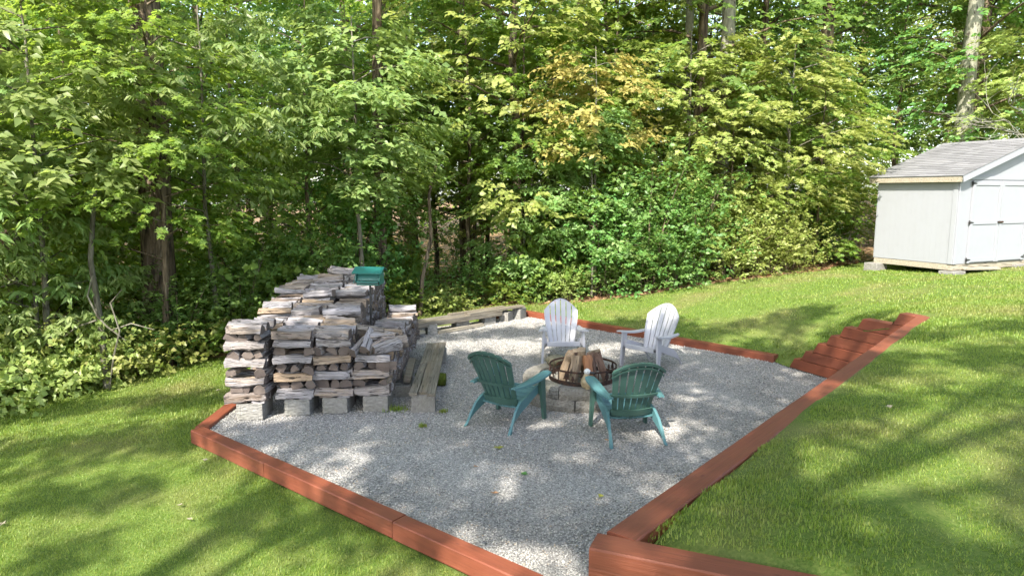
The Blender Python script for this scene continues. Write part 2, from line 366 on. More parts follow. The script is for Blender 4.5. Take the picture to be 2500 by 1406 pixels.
CTRL = np.array([
 (-3.6, 7.1, -.12), (-2, 5.95, -.11), (-1, 5.15, -.12), (0, 4.35, -.12), (-3.65, 8.3, -.08), (-4.8, 11.2, -.15), (-7, 9.2, -.4),
 (-5, 7, -.22), (-6, 4, -.42), (-3, 4, -.30), (-1, 2, -.35), (-4, 13, -.1), (-9, 7, -.6), (-3.9, 12.5, 0), (-1.9, 12.95, .03), (-.8, 14, .04), (0.2, 14.6, .1),
 (1.4, 15.1, .13), (1.4, 13.35, .11), (2.8, 12, .11), (4.1, 10.6, .11), (4.3, 15.7, .45), (7.5, 15.8, .8),
 (4.2, 10.2, .04), (4.45, 10.15, .12), (4.5, 9.75, .30), (4.65, 9.5, .50), (4.85, 9.2, .76), (5.0, 8.85, .94), (5.25, 8.55, 1.05), (5.6, 9.2, 1.05), (5.3, 10.2, .72), (5.0, 11.5, .48),
 (.65, 2.85, 1.12), (1.0, 3.28, 1.12), (1.5, 3.85, 1.12), (2.1, 4.55, 1.12), (2.7, 5.25, 1.12), (3.4, 6.07, 1.12), (4.1, 6.9, 1.12), (4.7, 7.6, 1.12), (5.25, 8.1, 1.12), (5.35, 8.45, 1.12), (5.15, 8.5, 1.10), (1.2, 2.5, 1.12), (2, 3, 1.09), (2.0, 2.2, 1.05), (4, 4, 1.14), (6, 6, 1.2), (8, 9, 1.13), (8, 13, .94),
 (9.4, 14.2, .86), (12, 15, .95), (8.6, 16.3, .76), (5.5, 12.5, .62), (6.5, 13, .76), (11, 9, 1.2), (10, 5, 1.3), (14, 20, .9),
 (-12, 15, -.8), (-8, 20, -1.1), (-3, 20, -.5), (0, 22, -.35), (4, 22, .2), (9, 22, .7), (0, 40, -.6), (-20, 40, -1.5), (20, 40, 1.2), (-15, 8, -1.2), (-8, 13, -.45), (20, 10, 1.4), (0, 60, -.2), (25, 60, 1.5), (-25, 60, -1)])
def rbf():
    P = CTRL[:, :2]; d = np.linalg.norm(P[:, None] - P[None], axis=2); n = len(P)
    Q = np.c_[np.ones(n), P]; Mx = np.block([[d - 0.001 * np.eye(n), Q], [Q.T, np.zeros((3, 3))]])
    return np.linalg.solve(Mx, np.r_[CTRL[:, 2], 0, 0, 0])
RW = rbf()
def hgt(X, Y):
    X = np.asarray(X, float); Y = np.asarray(Y, float); Xc = np.clip(X, -32, 32); Yc = np.clip(Y, -6, 62)
    d = np.hypot(Xc[..., None] - CTRL[:, 0], Yc[..., None] - CTRL[:, 1])
    z = d @ RW[:-3] + RW[-3] + RW[-2] * Xc + RW[-1] * Yc
    z = z + 0.012 * np.sin(X * 2.1 + Y) * np.cos(Y * 1.7 - X * .6)
    d_ = (J - L1); LL = d_.length; d_ = d_ / LL; u = (X - L1.x) * d_.x + (Y - L1.y) * d_.y; v = (X - L1.x) * -d_.y + (Y - L1.y) * d_.x
    st = np.zeros_like(z) + .0
    for k, s0 in enumerate([0, .2, .41, .62, .83, 1.1, 1.62]): st = np.where(u > s0 - .015, .157 * (k + 1) - (.06 if k < 6 else .0), st)
    z = np.where((u > -.25) & (u < LL + .02) & (v > -.1) & (v < .32), np.minimum(z, st), z)
    for a, b in ((L1, E1), (F1, B1), (B1, B2)):
        d_ = (b - a); LL = d_.length; d_ = d_ / LL; u = np.clip((X - a.x) * d_.x + (Y - a.y) * d_.y, 0, LL); ds = np.hypot(X - a.x - u * d_.x, Y - a.y - u * d_.y)
        z = np.where(ds < .45, np.minimum(z, .9 * ds), z)
    return z
def hlow(X, Y):
    X = np.asarray(X, float); Y = np.asarray(Y, float)
    t = np.clip((X + 2.6) / 1.8, 0, 1); t = t * t * (3 - 2 * t)
    return hgt(X, Y) * (1 - t) + t * (-0.12 - 0.045 * np.maximum(0, (4.3 - Y)))
def h1(x, y): return float(hgt(np.array([x]), np.array([y]))[0])
LOWP = [(-60, -60), (40, -60), (LEGEND.x, LEGEND.y), (WC.x, WC.y), (WJ.x, WJ.y), (WJ.x - .02, WJ.y + .3), (A.x, A.y + .3), (-60, 7.4)]
LAWN = [(-14, 3), (-9.6, 7.1), (-7.3, 9.0), (-6, 10.3), (-4.9, 11.3), (-4.2, 12.6), (-3.9, 13.6), (-2.0, 15.0), (0.3, 15.3), (1.5, 15.2), (3, 15.4), (4.3, 15.8), (7.4, 16.0), (8.2, 17.3), (9.5, 18.2), (16, 19), (30, 14), (30, -8), (-14, -8)]

def build_ground():
    pts = []
    def rect(x0, x1, y0, y1, s, skip=None):
        for x in np.arange(x0, x1 + 1e-6, s):
            for y in np.arange(y0, y1 + 1e-6, s):
                if skip and skip[0] < x < skip[1] and skip[2] < y < skip[3]: continue
                pts.append(Vector((x + random.uniform(-.2, .2) * s, y + random.uniform(-.2, .2) * s)))
    rect(-12, 16, -1, 20, 0.4); rect(4.0, 5.6, 8.0, 10.9, 0.11)
    rect(-33, 34, -10, 60, 2.0, (-12.5, 16.5, -1.5, 20.5))
    rect(-160, 160, -60, 200, 20, (-34, 35, -11, 61))
    poly = PIT; nb = len(pts)
    def chain(vs, closed):
        global_edges = []; ids = []
        for v in vs: pts.append(Vector(v)); ids.append(len(pts) - 1)
        for a, b in zip(ids, ids[1:]): global_edges.append((a, b))
        if closed: global_edges.append((ids[-1], ids[0]))
        return global_edges
    dl = (J - L1).normalized(); sub = [L1 + dl * q_ for s0 in (.2, .41, .62, .83, 1.1, 1.62) for q_ in (s0 - .03, s0)][::-1]
    ed = chain([A, WJ, J] + sub + [L1, E1, F1, B1, B2], True) + chain([WJ, WC, LEGEND], False) + chain(LAWN, True)
    vs, es, fs, *_ = delaunay_2d_cdt(pts, ed, [], 0, 1e-4)
    X = np.array([v.x for v in vs]); Y = np.array([v.y for v in vs])
    tris = [tuple(f) for f in fs if len(f) == 3]; T = np.array(tris)
    cx = X[T].mean(1); cy = Y[T].mean(1)
    pit = inpoly_np(cx, cy, PIT); lawn = inpoly_np(cx, cy, LAWN); low = inpoly_np(cx, cy, LOWP)
    hz = hgt(X, Y); hl = hlow(X, Y)
    for nm, sel, mat in (('lawn', lawn & ~pit, M_LAWN), ('forest_floor', ~lawn & ~pit, M_LITTER)):
        V = []; F = []; mp = {}
        for t, lo, ok in zip(tris, low, sel):
            if not ok: continue
            f = []
            for i in t:
                k = (i, bool(lo))
                if k not in mp: mp[k] = len(V); V.append((X[i], Y[i], hl[i] if lo else hz[i]))
                f.append(mp[k])
            a, b, c = [Vector(V[i]) for i in f]
            if (b - a).cross(c - a).z < 0: f.reverse()
            F.append(tuple(f))
        o = link(nm, meshdata(nm, V, F, mat, True), kind='structure')
build_ground()

# gravel: a bed and loose stones lying on it
def gz(x, y): return 0.012 * math.sin(x * 2.3 + 1) * math.cos(y * 1.9) + 0.01 * noise.noise(Vector((x * 1.3, y * 1.3, 0)))
def build_gravel():
    pts = [Vector((x, y)) for x in np.arange(-3.9, 5.1, .18) for y in np.arange(3.6, 14.6, .18) if inpoly(x, y, PIT)]
    k = len(pts); pts += [Vector(p) for p in PIT]; ed = [(k + i, k + (i + 1) % len(PIT)) for i in range(len(PIT))]
    vs, es, fs, *_ = delaunay_2d_cdt(pts, ed, [], 1, 1e-4)
    V = [(v.x, v.y, gz(v.x, v.y)) for v in vs]; F = []
    for f in fs:
        f = list(f); a, b, c = [Vector(V[i]) for i in f[:3]]
        if (b - a).cross(c - a).z < 0: f.reverse()
        F.append(tuple(f))
    link('gravel_bed', meshdata('gravel_bed', V, F, M_GRAVEL, True), kind='structure')
    N = 110000
    X = rng.uniform(-3.7, 5, N * 3); Y = 3.7 + 10.8 * rng.uniform(0, 1, N * 3) ** 1.35
    ok = inpoly_np(X, Y, PIT); X = X[ok][:N]; Y = Y[ok][:N]; n = len(X)
    Z = 0.012 * np.sin(X * 2.3 + 1) * np.cos(Y * 1.9)
    base = np.array([(1, 0, 0), (-1, 0, 0), (0, 1, 0), (0, -1, 0), (0, 0, 1), (0, 0, -1)], float)
    fac = np.array([(0, 2, 4), (2, 1, 4), (1, 3, 4), (3, 0, 4), (2, 0, 5), (1, 2, 5), (3, 1, 5), (0, 3, 5)])
    a = rng.uniform(0, 6.28, n); sz = rng.uniform(.0048, .0095, n) * (1 + 0.035 * (Y - 4))
    sc = np.stack([sz * rng.uniform(.8, 1.5, n), sz * rng.uniform(.7, 1.1, n), sz * rng.uniform(.45, .8, n)], 1)
    P = base[None] * sc[:, None] + rng.normal(0, 1, (n, 6, 3)) * (sz * .22)[:, None, None]
    ca, sa = np.cos(a)[:, None], np.sin(a)[:, None]
    P = np.stack([P[..., 0] * ca - P[..., 1] * sa + X[:, None], P[..., 0] * sa + P[..., 1] * ca + Y[:, None], P[..., 2] + Z[:, None] + .004], 2)
    F = (fac[None] + (np.arange(n) * 6)[:, None, None]).reshape(-1, 3)
    link('gravel', meshdata('gravel', P.reshape(-1, 3), F, M_STONE), kind='stuff')
build_gravel()

# ------------------------------------------------------------------ timber edging and retaining walls
def timber(a, b, ztop, wdt=0.15, h=0.15, parent=None, name='timber', ch=None, jitter=.002):
    a = Vector((a[0], a[1], 0)); b = Vector((b[0], b[1], 0)); d = b - a; L = d.length
    mb = MB(); n = max(2, int(L / .35)); bv = 0.008
    prof = [(-wdt / 2, -h + bv), (-wdt / 2, -bv), (-wdt / 2 + bv, 0), (wdt / 2 - bv, 0), (wdt / 2, -bv), (wdt / 2, -h + bv), (wdt / 2 - bv, -h), (-wdt / 2 + bv, -h)]
    V = []
    for i in range(n + 1):
        for (y, z) in prof:
            V.append(Vector((-L / 2 + L * i / n, y + random.uniform(-jitter, jitter), z + random.uniform(-jitter, jitter))))
    F = [(i * 8 + k, i * 8 + (k + 1) % 8, (i + 1) * 8 + (k + 1) % 8, (i + 1) * 8 + k) for i in range(n) for k in range(8)]
    if ch:    # bevelled upper corner of the first end
        for k in (1, 2, 3, 4): V[k].x += ch
        V[1].z -= .0
    F += [tuple(reversed(range(8))), tuple(range(n * 8, n * 8 + 8))]
    F = [tuple(reversed(f)) for f in F]
    mb.add(V, F); o = mb.build(name, M_PAINT, parent)
    o.location = (a + b) / 2 + Vector((0, 0, ztop)); o.rotation_euler = (0, 0, math.atan2(d.y, d.x))
    return o
def lerp(a, b, t): return Vector(a) * (1 - t) + Vector(b) * t
def edging(segs, label, zt, dz=0.0):
    r_ = empty('timber_edging', ((segs[0][0][0] + segs[-1][1][0]) / 2, (segs[0][0][1] + segs[-1][1][1]) / 2, 0))
    tag(r_, label, 'edging')
    for i, (a, b) in enumerate(segs):
        o = timber(a, b, zt + (0.004 if i % 2 else 0), parent=None); o.parent = r_; o.location -= r_.location
    return r_
d1 = (WJ - A).normalized()
near = edging([(A + d1 * -.02, A + d1 * 1.42), (A + d1 * 1.428, A + d1 * 3.27), (A + d1 * 3.278, A + d1 * 5.72)], 'red stained timber edging along the near front side of the gravel', .045)
edging([(A + Vector((-.0, .085)), A + Vector((-.02, 2.45))), (A + Vector((-.025, 2.458)), B2)], 'red stained timber edging running back beside the woodpile', .04)
edging([(E1 + Vector((.05, -.05)), lerp(E1, F1, .42)), (lerp(E1, F1, .4215), lerp(E1, F1, .84)), (lerp(E1, F1, .8415), F1)], 'red timber edging along the far lawn behind the white chairs', .105)
edging([(F1 + Vector((-.1, -.03)), lerp(F1, B1, .3))], 'short red timber at the far corner by the plank bench end', .10)

H7 = 0.157
wall = empty('retaining_wall', (WC.x, WC.y, 0)); tag(wall, 'tall red stained timber retaining wall with its corner in the foreground', 'retaining wall')
dW = (J - WC).normalized(); nW = Vector((dW.y, -dW.x))
cuts = [0, 2.95, 5.55, (J - WC).length + .07]
for k in range(7):
    zt = H7 * (k + 1)
    sh = [0, 0.55, -0.35, .3, -.5, .2, 0][k]
    cs = [cuts[0], cuts[1] + sh, cuts[2] + sh, cuts[3]]
    for i in range(3):
        a = cs[i] + (.085 if i == 0 else .003); b = cs[i + 1] - (.003 if i < 2 else 0)
        o = timber(WC + dW * a, WC + dW * b, zt, h=.153, parent=None); o.parent = wall; o.location -= wall.location
    a0 = -.078; 
    for s0, s1 in ((a0, 2.6 + sh), (2.606 + sh, 5.4)):
        o = timber(WC + LEG * s0, WC + LEG * s1, zt - .002, h=.153); o.parent = wall; o.location -= wall.location
sw = empty('stepped_wall', (L1.x, L1.y, 0)); tag(sw, 'stepped dark red timber wall climbing the lawn bank at the gravel end', 'retaining wall')
dS = (J - L1).normalized(); nS = Vector((-dS.y, dS.x))
LT = (J - L1).length
for k, s0 in enumerate([0, .2, .41, .62, .83, 1.1, 1.62]):
    zt = H7 * (k + 1); off = nS * (.075 + .003 * (k % 2))
    bits = [(s0, LT - .01)] if k != 3 else [(s0, 1.28), (1.286, LT - .01)]
    for i, (a, b) in enumerate(bits):
        o = timber(L1 + dS * a + off, L1 + dS * b + off, zt - .001, h=.152, ch=.075 if i == 0 else None); o.parent = sw; o.location -= sw.location

# ------------------------------------------------------------------ firewood
def log_variant(seed, L=.42, r_=.055):
    q = random.Random(seed); kind = seed % 5
    if kind == 0: prof = [(-1, -.75), (0, -.95), (1, -.7), (.95, .15), (.45, .85), (-.3, .9), (-.9, .3)]
    elif kind == 1: prof = [(-1, -.8), (1, -.85), (.9, .1), (.2, .95), (-.35, .8), (-.95, 0)]
    elif kind == 2: prof = [(-1, -.8), (0, -.9), (1, -.8), (1.05, 0), (.95, .8), (0, .9), (-.95, .75), (-1.02, 0)]
    elif kind == 3: prof = [(math.cos(t) * 1.0, -.5 + math.sin(t) * 1.25) for t in [0, .6, 1.2, 1.9, 2.5, math.pi]] + [(-.9, -.8), (.9, -.8)]
    else: prof = [(-1, -.6), (-.2, -.85), (.9, -.65), (1.05, .2), (.4, .75), (-.7, .8)]
    prof = [(x * r_ * q.uniform(.9, 1.1), y * r_ * q.uniform(.9, 1.1)) for x, y in prof]
    n = len(prof); st = [-.5, -.32, -.1, .15, .34, .5]; V = []; bow = q.uniform(-.016, .016); tap = q.uniform(-.35, .35); skew = q.uniform(-.05, .05)
    for i, s in enumerate(st):
        sc = (1 + q.uniform(-.12, .12)) * (1 + tap * s); ox = q.uniform(-.008, .008) + skew * s; oz = bow * (1 - 4 * s * s)
        for (y, z) in prof:
            V.append((s * L + (q.uniform(-.008, .008) if i in (0, 5) else 0), y * sc + ox + q.uniform(-.005, .005), z * sc + oz + q.uniform(-.005, .005)))
    F = [(i * n + k, i * n + (k + 1) % n, (i + 1) * n + (k + 1) % n, (i + 1) * n + k) for i in range(5) for k in range(n)]
    mi = [0] * len(F)
    F += [tuple(reversed(range(n))), tuple(range(5 * n, 6 * n))]; mi += [1, 1]
    F = [tuple(reversed(f)) for f in F]
    return V, F, mi
LOGV = [log_variant(i) for i in range(25)]
LOGM = [meshdata('firewood_log', v, f, [M_LOG, M_END], False, mi) for v, f, mi in LOGV]
def rowx(r_, y):   # centre of a row; the rows drift left towards the back
    return [-2.99, -2.55, -2.11, -1.66][r_] - [.115, .10, .085, .03][r_] * (y - 7.9)
specs = []   # (priority, pos, rot(z,y,x), scale, label, group)
ordn = ['first', 'second', 'third', 'fourth', 'fifth', 'sixth', 'seventh', 'eighth', 'ninth', 'tenth', 'eleventh', 'twelfth']
def ordw(i):
    if i < 12: return ordn[i]
    return {12: 'thirteenth', 13: 'fourteenth', 14: 'fifteenth', 15: 'sixteenth', 16: 'seventeenth', 17: 'eighteenth', 18: 'nineteenth', 19: 'twentieth'}.get(i, '%dth' % (i + 1) if i % 10 not in (0, 1, 2) or 9 < i % 100 < 14 else '%d%s' % (i + 1, ['st', 'nd', 'rd'][i % 10]))
layw = ['bottom', 'second', 'third', 'fourth', 'fifth', 'sixth', 'seventh', 'eighth', 'ninth']
cols = ['leftmost', 'second', 'third', 'rightmost low']
colc = [(-3.05, 7.80), (-2.545, 7.96), (-2.115, 8.03), (-1.655, 8.1)]
U = random.uniform
for c, (cx, cy) in enumerate(colc):
    top = [9, 8, 8, 5][c]
    for k in range(top):
        z = .262 + .1 * k; cross = (k % 2 == 0) or k >= ([8, 6, 6, 9][c])
        if cross:
            for d in range(4):
                w_ = 'front' if d == 0 else 'inner'
                lab = f'crosswise split log facing front in the {layw[k]} layer of the {cols[c]} woodpile column' if d == 0 else None
                specs.append((0 if d == 0 else 3, (cx + U(-.02, .02), cy - .16 + d * .115, z), (U(-.04, .04) if d else U(-.03, .03), U(-.03, .03), U(-.25, .25)), (U(.97, 1.07), U(1.0, 1.2), U(.95, 1.08)), lab, 'crosswise logs in the front woodpile columns'))
        else:
            xs = [-.15, -.005, .14] if not (c in (1, 3) and k == 5) else [-.16, .15]
            if c == 3 and k == 3: xs = [-.16, -.04, .09, .17]
            if len(xs) == 3 and U(0, 1) < .3: xs.pop(1)
            for i, dx in enumerate(xs):
                lab = f'end-on log, {ordn[i]} from left, {layw[k]} layer of the {cols[c]} woodpile column'
                specs.append((0, (cx + dx + U(-.015, .015), cy + .03 + U(-.03, .02), z + U(-.004, .004)), (math.pi / 2 + U(-.08, .08), U(-.03, .03), U(-.5, .5)), (1.0, U(.95, 1.35), U(.9, 1.12)), lab, 'end-on logs in the front woodpile columns'))
# jumble of round logs on the low right column
for i, (x, y, z, a, b) in enumerate([(-1.80, 7.93, .80, 1.1, -.5), (-1.72, 7.95, .87, 1.5, -.6), (-1.60, 8.0, .80, .9, -.25), (-1.50, 7.98, .78, .7, -.15), (-1.58, 8.06, .88, .5, .1), (-1.44, 8.12, .80, .2, -.2), (-1.74, 8.2, .93, .1, .1)]):
    specs.append((0, (x, y, z), (a, b, U(0, 3)), (.8, .95, .95), f'loose log leaning in the jumble on the low right column, {ordn[i]} from left', 'loose logs on the low column'))
rn = ['left', 'middle', 'right']
for r_ in range(4):
    y = [8.28, 8.36, 8.45, 8.42][r_]; yend = [11.7, 11.95, 11.9, 10.9][r_]; j = 0
    while y < yend:
        t = (y - 8.3) / 3.5
        nl = [8 + 2 * min(1, t * 1.6), 8 + 2.3 * min(1, t * 1.7) , 8 + 2.3 * min(1, t * 1.7), 5.4 + .2 * math.sin(y * 3)][r_]
        if r_ == 0: nl -= .6 * (t > .55)
        nl = int(round(nl + U(-.25, .25)))
        for k in range(nl):
            z = .262 + .1 * k + (.012 if k == nl - 1 else 0); xx = rowx(r_, y) + U(-.03, .03)
            topk = k == nl - 1; ry = U(-.05, .05) + (U(-.1, .1) if topk else 0)
            if topk: pr = 0.5; lab = f'grey split log on top of the {rn[r_]} row, {ordw(j)} from the front' if r_ < 3 else f'grey split log on top of the low right-hand row, {ordw(j)} from the front'
            elif r_ == 3 and k >= 1: pr = 1 + y / 30; lab = f'log end in the right flank of the low row, {layw[k]} layer, {ordw(j)} from front'
            elif r_ == 2 and k >= 5: pr = 1.2 + y / 30; lab = f'log end in the right flank of the tall pile, {ordn[k]} layer, {ordw(j)} from front'
            elif k == nl - 2: pr = 1.6 + y / 30; lab = 'grey split log just under the top layer of the tall woodpile'
            elif k < nl - 4 and r_ in (1,) : continue
            else: pr = 9; lab = 'weathered log end in the right flank of the tall woodpile'
            specs.append((pr, (xx, y + U(-.012, .012), z), (U(-.08, .08) if not topk else U(-.24, .24), ry, U(-.4, .4) + (math.pi if U(0, 1) > .5 else 0)), (U(.88, 1.14) if topk else U(.92, 1.08), U(.8, 1.25) if topk else U(.95, 1.15), U(.75, 1.05) if topk else U(.85, 1.0)), lab,
                'logs on top of the woodpile' if topk else ('logs in the low row flank' if r_ == 3 else ('logs in the tall pile flank' if r_ == 2 and k >= 5 else 'logs under the top layer'))))
        y += .118; j += 1
specs.sort(key=lambda s: s[0])
stuffV = []; stuffF = []; stuffM = []; base_i = 0; cnt = 0
for i, (pr, p, rt, sc, lab, grp) in enumerate(specs):
    vi = random.randrange(25); M = Matrix.Rotation(rt[0], 4, 'Z') @ Matrix.Rotation(rt[1], 4, 'Y') @ Matrix.Rotation(rt[2], 4, 'X')
    if cnt < 298 and lab and pr < 9:
        o = link('firewood_log', LOGM[vi]); o.matrix_world = Matrix.Translation(p) @ M @ Matrix.Diagonal((*sc, 1)); tag(o, lab, 'firewood', grp); cnt += 1
    else:
        v, f, mi = LOGV[vi]; MM = Matrix.Translation(p) @ M @ Matrix.Diagonal((*sc, 1))
        stuffV += [MM @ Vector(q) for q in v]; stuffF += [tuple(a + base_i for a in t) for t in f]; stuffM += mi; base_i += len(v)
o = link('firewood', meshdata('firewood', stuffV, stuffF, [M_LOG, M_END], False, stuffM), kind='stuff')
tag(o, 'remaining stacked firewood filling the inside of the woodpile', 'firewood')

# concrete blocks: hollow, two cores
def block_data(l=.39, w_=.19, h=.19):
    mb = MB(); t = .032
    mb.box((0, -w_ / 2 + t / 2, 0), (l, t, h), bev=.003); mb.box((0, w_ / 2 - t / 2, 0), (l, t, h), bev=.003)
    for x in (-l / 2 + t / 2, 0, l / 2 - t / 2): mb.box((x, 0, 0), (t, w_ - 2 * t - .001, h - .002))
    return mb.data('concrete_block', M_CONC)
BLK = block_data()
def block(loc, rz, label, grp, rx=0.0, me=None):
    o = link('concrete_block', me or BLK, None, loc); o.rotation_euler = (rx, 0, rz); tag(o, label, 'block', grp); return o
for c, (cx, cy) in enumerate(colc):
    block((cx + .02, cy - .02, .10), math.pi / 2 + U(-.06, .06), f'hollow concrete block under the {cols[c]} woodpile column', 'blocks under the woodpile columns').scale = (1, 1.55, 1)
    for dx in (-.12, .1):
        m = MB(); m.box((0, 0, 0), (.15, .30, .03), bev=.006); o = m.build('wood_shim', M_LOG, loc=(cx + dx + .02, cy - .05, .206)); o.rotation_euler = (0, 0, U(-.1, .1))
        tag(o, f'{"left" if dx < 0 else "right"} weathered wood shim on the block under the {cols[c]} column', 'shim', 'shims under the woodpile')
for r_ in (2, 3):
    for y, wd_ in (((9.3, 'near'), (10.5, 'middle'), (11.6, 'far')) if r_ == 2 else ((9.2, 'near'), (10.5, 'far'))):
        block((rowx(r_, y), y, .10), math.pi / 2, f'{wd_} concrete block under the {"tall right" if r_ == 2 else "low"} woodpile row', 'blocks under the woodpile rows')

# ------------------------------------------------------------------ plank benches
def plank(a, b, z, wd, th, parent, name='plank', mat=None, roll=0):
    a = Vector(a); b = Vector(b); d = b - a; L = d.length; m = MB(); n = 5
    V = []
    for i in range(n + 1):
        x = -L / 2 + L * i / n; s = U(-.002, .002)
        V += [(x, -wd / 2 + s, -th / 2), (x, wd / 2 + s, -th / 2), (x, wd / 2 + s, th / 2 + s), (x, -wd / 2 + s, th / 2 + s)]
    F = [(i * 4 + k, i * 4 + (k + 1) % 4, i * 4 + 4 + (k + 1) % 4, i * 4 + 4 + k) for i in range(n) for k in range(4)] + [(3, 2, 1, 0), tuple(range(n * 4, n * 4 + 4))]
    m.add(V, [tuple(reversed(f)) for f in F]); o = m.build(name, mat or M_PLANK)
    o.location = Vector(((a.x + b.x) / 2, (a.y + b.y) / 2, z)); o.rotation_euler = (roll, 0, math.atan2(d.y, d.x))
    if parent: o.parent = parent; o.location -= parent.location
    return o
def bench_thing(name, loc, label): r_ = empty(name, loc); tag(r_, label, 'bench'); return r_
bn = bench_thing('plank_bench', (-1.12, 9.1, 0), 'low grey three-plank bench beside the woodpile, nearest the camera')
for dx, y0, y1 in ((-.105, 7.80, 9.2), (-.10, 9.21, 10.5)): plank((-1.06 + dx - .0 - (.06 if y0 > 9 else 0), y0), (-1.12 + dx - (.065 if y0 > 9 else 0), y1), .243, .095, .035, bn)
plank((-1.06, 7.86), (-1.13, 9.35), .240, .098, .035, bn); plank((-1.135, 9.36), (-1.19, 10.52), .241, .098, .035, bn)
plank((-.955, 7.78), (-1.09, 10.55), .244, .096, .036, bn)
block((-1.06, 7.93, .112), 0.03, 'concrete block under the near end of the three-plank bench', 'bench blocks').scale = (.72, .9, 1.12)
block((-1.17, 10.3, .112), 0.03, 'concrete block under the far end of the three-plank bench', 'bench blocks').scale = (.8, .9, 1.12)
m = MB(); m.tube([(-.20, 0, 0), (0, 0.01, .005), (.21, 0, 0)], [.08, .095, .085], 12); o = m.build('mossy_log', M_MOSS, None, True, loc=(-1.11, 9.0, .09)); tag(o, 'moss covered round log propping the middle of the plank bench', 'log')
m = MB(); m.box((0, 0, 0), (.1, 1.15, .09), bev=.006); o = m.build('old_beam', M_PLANK, loc=(-1.40, 9.1, .205)); o.rotation_euler = (-.03, .12, .09); tag(o, 'dark weathered beam lying between the woodpile and the plank bench', 'beam')
block((-1.42, 8.55, .08), .1, 'half buried concrete block under the dark beam by the woodpile', 'bench blocks').scale = (.6, 1, .8)

bb = bench_thing('plank_bench', (-.8, 13.0, 0), 'long low bench of old planks at the far edge of the gravel')
dB = (Vector((.24, 13.95)) - Vector((-1.95, 12.0))).normalized(); nB = Vector((-dB.y, dB.x)); O = Vector((-2.05, 11.98))
def bp(s, t): q = O + dB * s + nB * t; return (q.x, q.y)
plank(bp(0, 0), bp(2.1, 0), .225, .17, .045, bb); plank(bp(1.6, .02), bp(3.05, .03), .262, .18, .035, bb)
plank(bp(.2, .18), bp(2.3, .18), .228, .16, .04, bb); plank(bp(1.3, .2), bp(2.7, .2), .262, .12, .03, bb); plank(bp(0, -.09), bp(2.4, -.085), .20, .03, .09, bb, 'rail')
for i, (s, t, r_, lb) in enumerate([(.42, .04, .3, 'nearest the woodpile'), (.72, .02, 1.5, 'standing on end beside the nearest one'), (1.45, .05, .1, 'in the middle, left of the gap'), (2.12, .04, .2, 'third along, right of the gap'), (2.62, .04, .7, 'turned askew near the far end'), (3.0, .06, .6, 'pale and standing proud at the far end')]):
    x, y = bp(s, t); block((x, y, .10), math.atan2(dB.y, dB.x) + r_ - .2, f'concrete block under the far plank bench, {lb}', 'blocks under the far plank bench').scale = (.75, 1, 1.0 if i < 5 else 1.2)
o = plank(bp(.8, -.1), bp(1.9, -.06), .035, .12, .05, None, 'loose_board', M_SKID); tag(o, 'pale loose board lying on the gravel under the far bench', 'board')
o = plank(bp(-.05, -.16), bp(.45, -.14), .10, .16, .05, None, 'split_board', M_SKID); tag(o, 'short pale split board at the woodpile end of the far bench', 'board')

# ------------------------------------------------------------------ fire pit, ring, kindling, duck
PC = Vector((.85, 8.55))
pit = empty('fire_pit', (PC.x, PC.y, 0)); tag(pit, 'round low fire pit of two courses of rough stone blocks', 'fire pit')
def pit_stone(a0, a1, z0, z1, ro, ri, seed):
    q = random.Random(seed); mb = MB(); n = 6
    def fn(u, v): a = a0 + (a1 - a0) * u; ss = ro + q.uniform(-.012, .012) + .018 * math.sin(v * math.pi); return (math.cos(a) * ss, math.sin(a) * ss, z0 + (z1 - z0) * v + (q.uniform(-.004, .004)))
    V = []
    rows = [(ri, z0), (ri, z1), (ro - .01, z1), (ro + .008, z0 + (z1 - z0) * .75), (ro + .015, z0 + (z1 - z0) * .4), (ro, z0)]
    for i in range(n + 1):
        a = a0 + (a1 - a0) * i / n
        for (rr, zz) in rows: rj = rr + (q.uniform(-.007, .007) if rr > ri + .02 else 0); V.append((math.cos(a) * rj, math.sin(a) * rj, zz + q.uniform(-.003, .003)))
    k = len(rows)
    F = [(i * k + j, i * k + (j + 1) % k, (i + 1) * k + (j + 1) % k, (i + 1) * k + j) for i in range(n) for j in range(k)] + [tuple(reversed(range(k))), tuple(range(n * k, n * k + k))]
    mb.add(V, [tuple(reversed(f)) for f in F]); mb.build('stone', M_PIT, pit)
for c in range(2):
    N = 11
    for i in range(N):
        a0 = 2 * math.pi * (i + .5 * c) / N + .010; a1 = 2 * math.pi * (i + 1 + .5 * c) / N - .010
        pit_stone(a0, a1, c * .148, c * .148 + .143, .71 - .01 * c, .50, c * 20 + i)
m = MB(); m.lathe([(.50, .0), (.50, .235), (.3, .25), (.05, .255)], n=24); m.build('ash_bed', M_ASH, pit, True)
m = MB(); m.lathe([(.02, -.06), (.09, -.045), (.12, .02), (.10, .06), (.04, .085)], n=10, sx=1.3); o = m.build('mossy_stone', M_ROCK, None, True, loc=(.60, 9.0, .345)); tag(o, 'round mossy stone on the back rim of the fire pit', 'stone')
RC = Vector((.89, 8.36)); RR = .425
ring = empty('fire_ring', (RC.x, RC.y, .293)); tag(ring, 'rusty steel fire ring with moose and pine cutouts on the pit', 'fire ring')
def band(z0, z1, name):
    m = MB(); n = 48
    V = []
    for k in range(n):
        a = 2 * math.pi * k / n
        for rr, zz in ((RR, z0), (RR, z1), (RR - .006, z1), (RR - .006, z0)): V.append((math.cos(a) * rr, math.sin(a) * rr, zz))
    F = [(k * 4 + j, ((k + 1) % n) * 4 + j, ((k + 1) % n) * 4 + (j + 1) % 4, k * 4 + (j + 1) % 4) for k in range(n) for j in range(4)]
    m.add(V, F); m.build(name, M_RUST, ring)
band(.0, .05, 'lower_band'); band(.155, .178, 'upper_band')
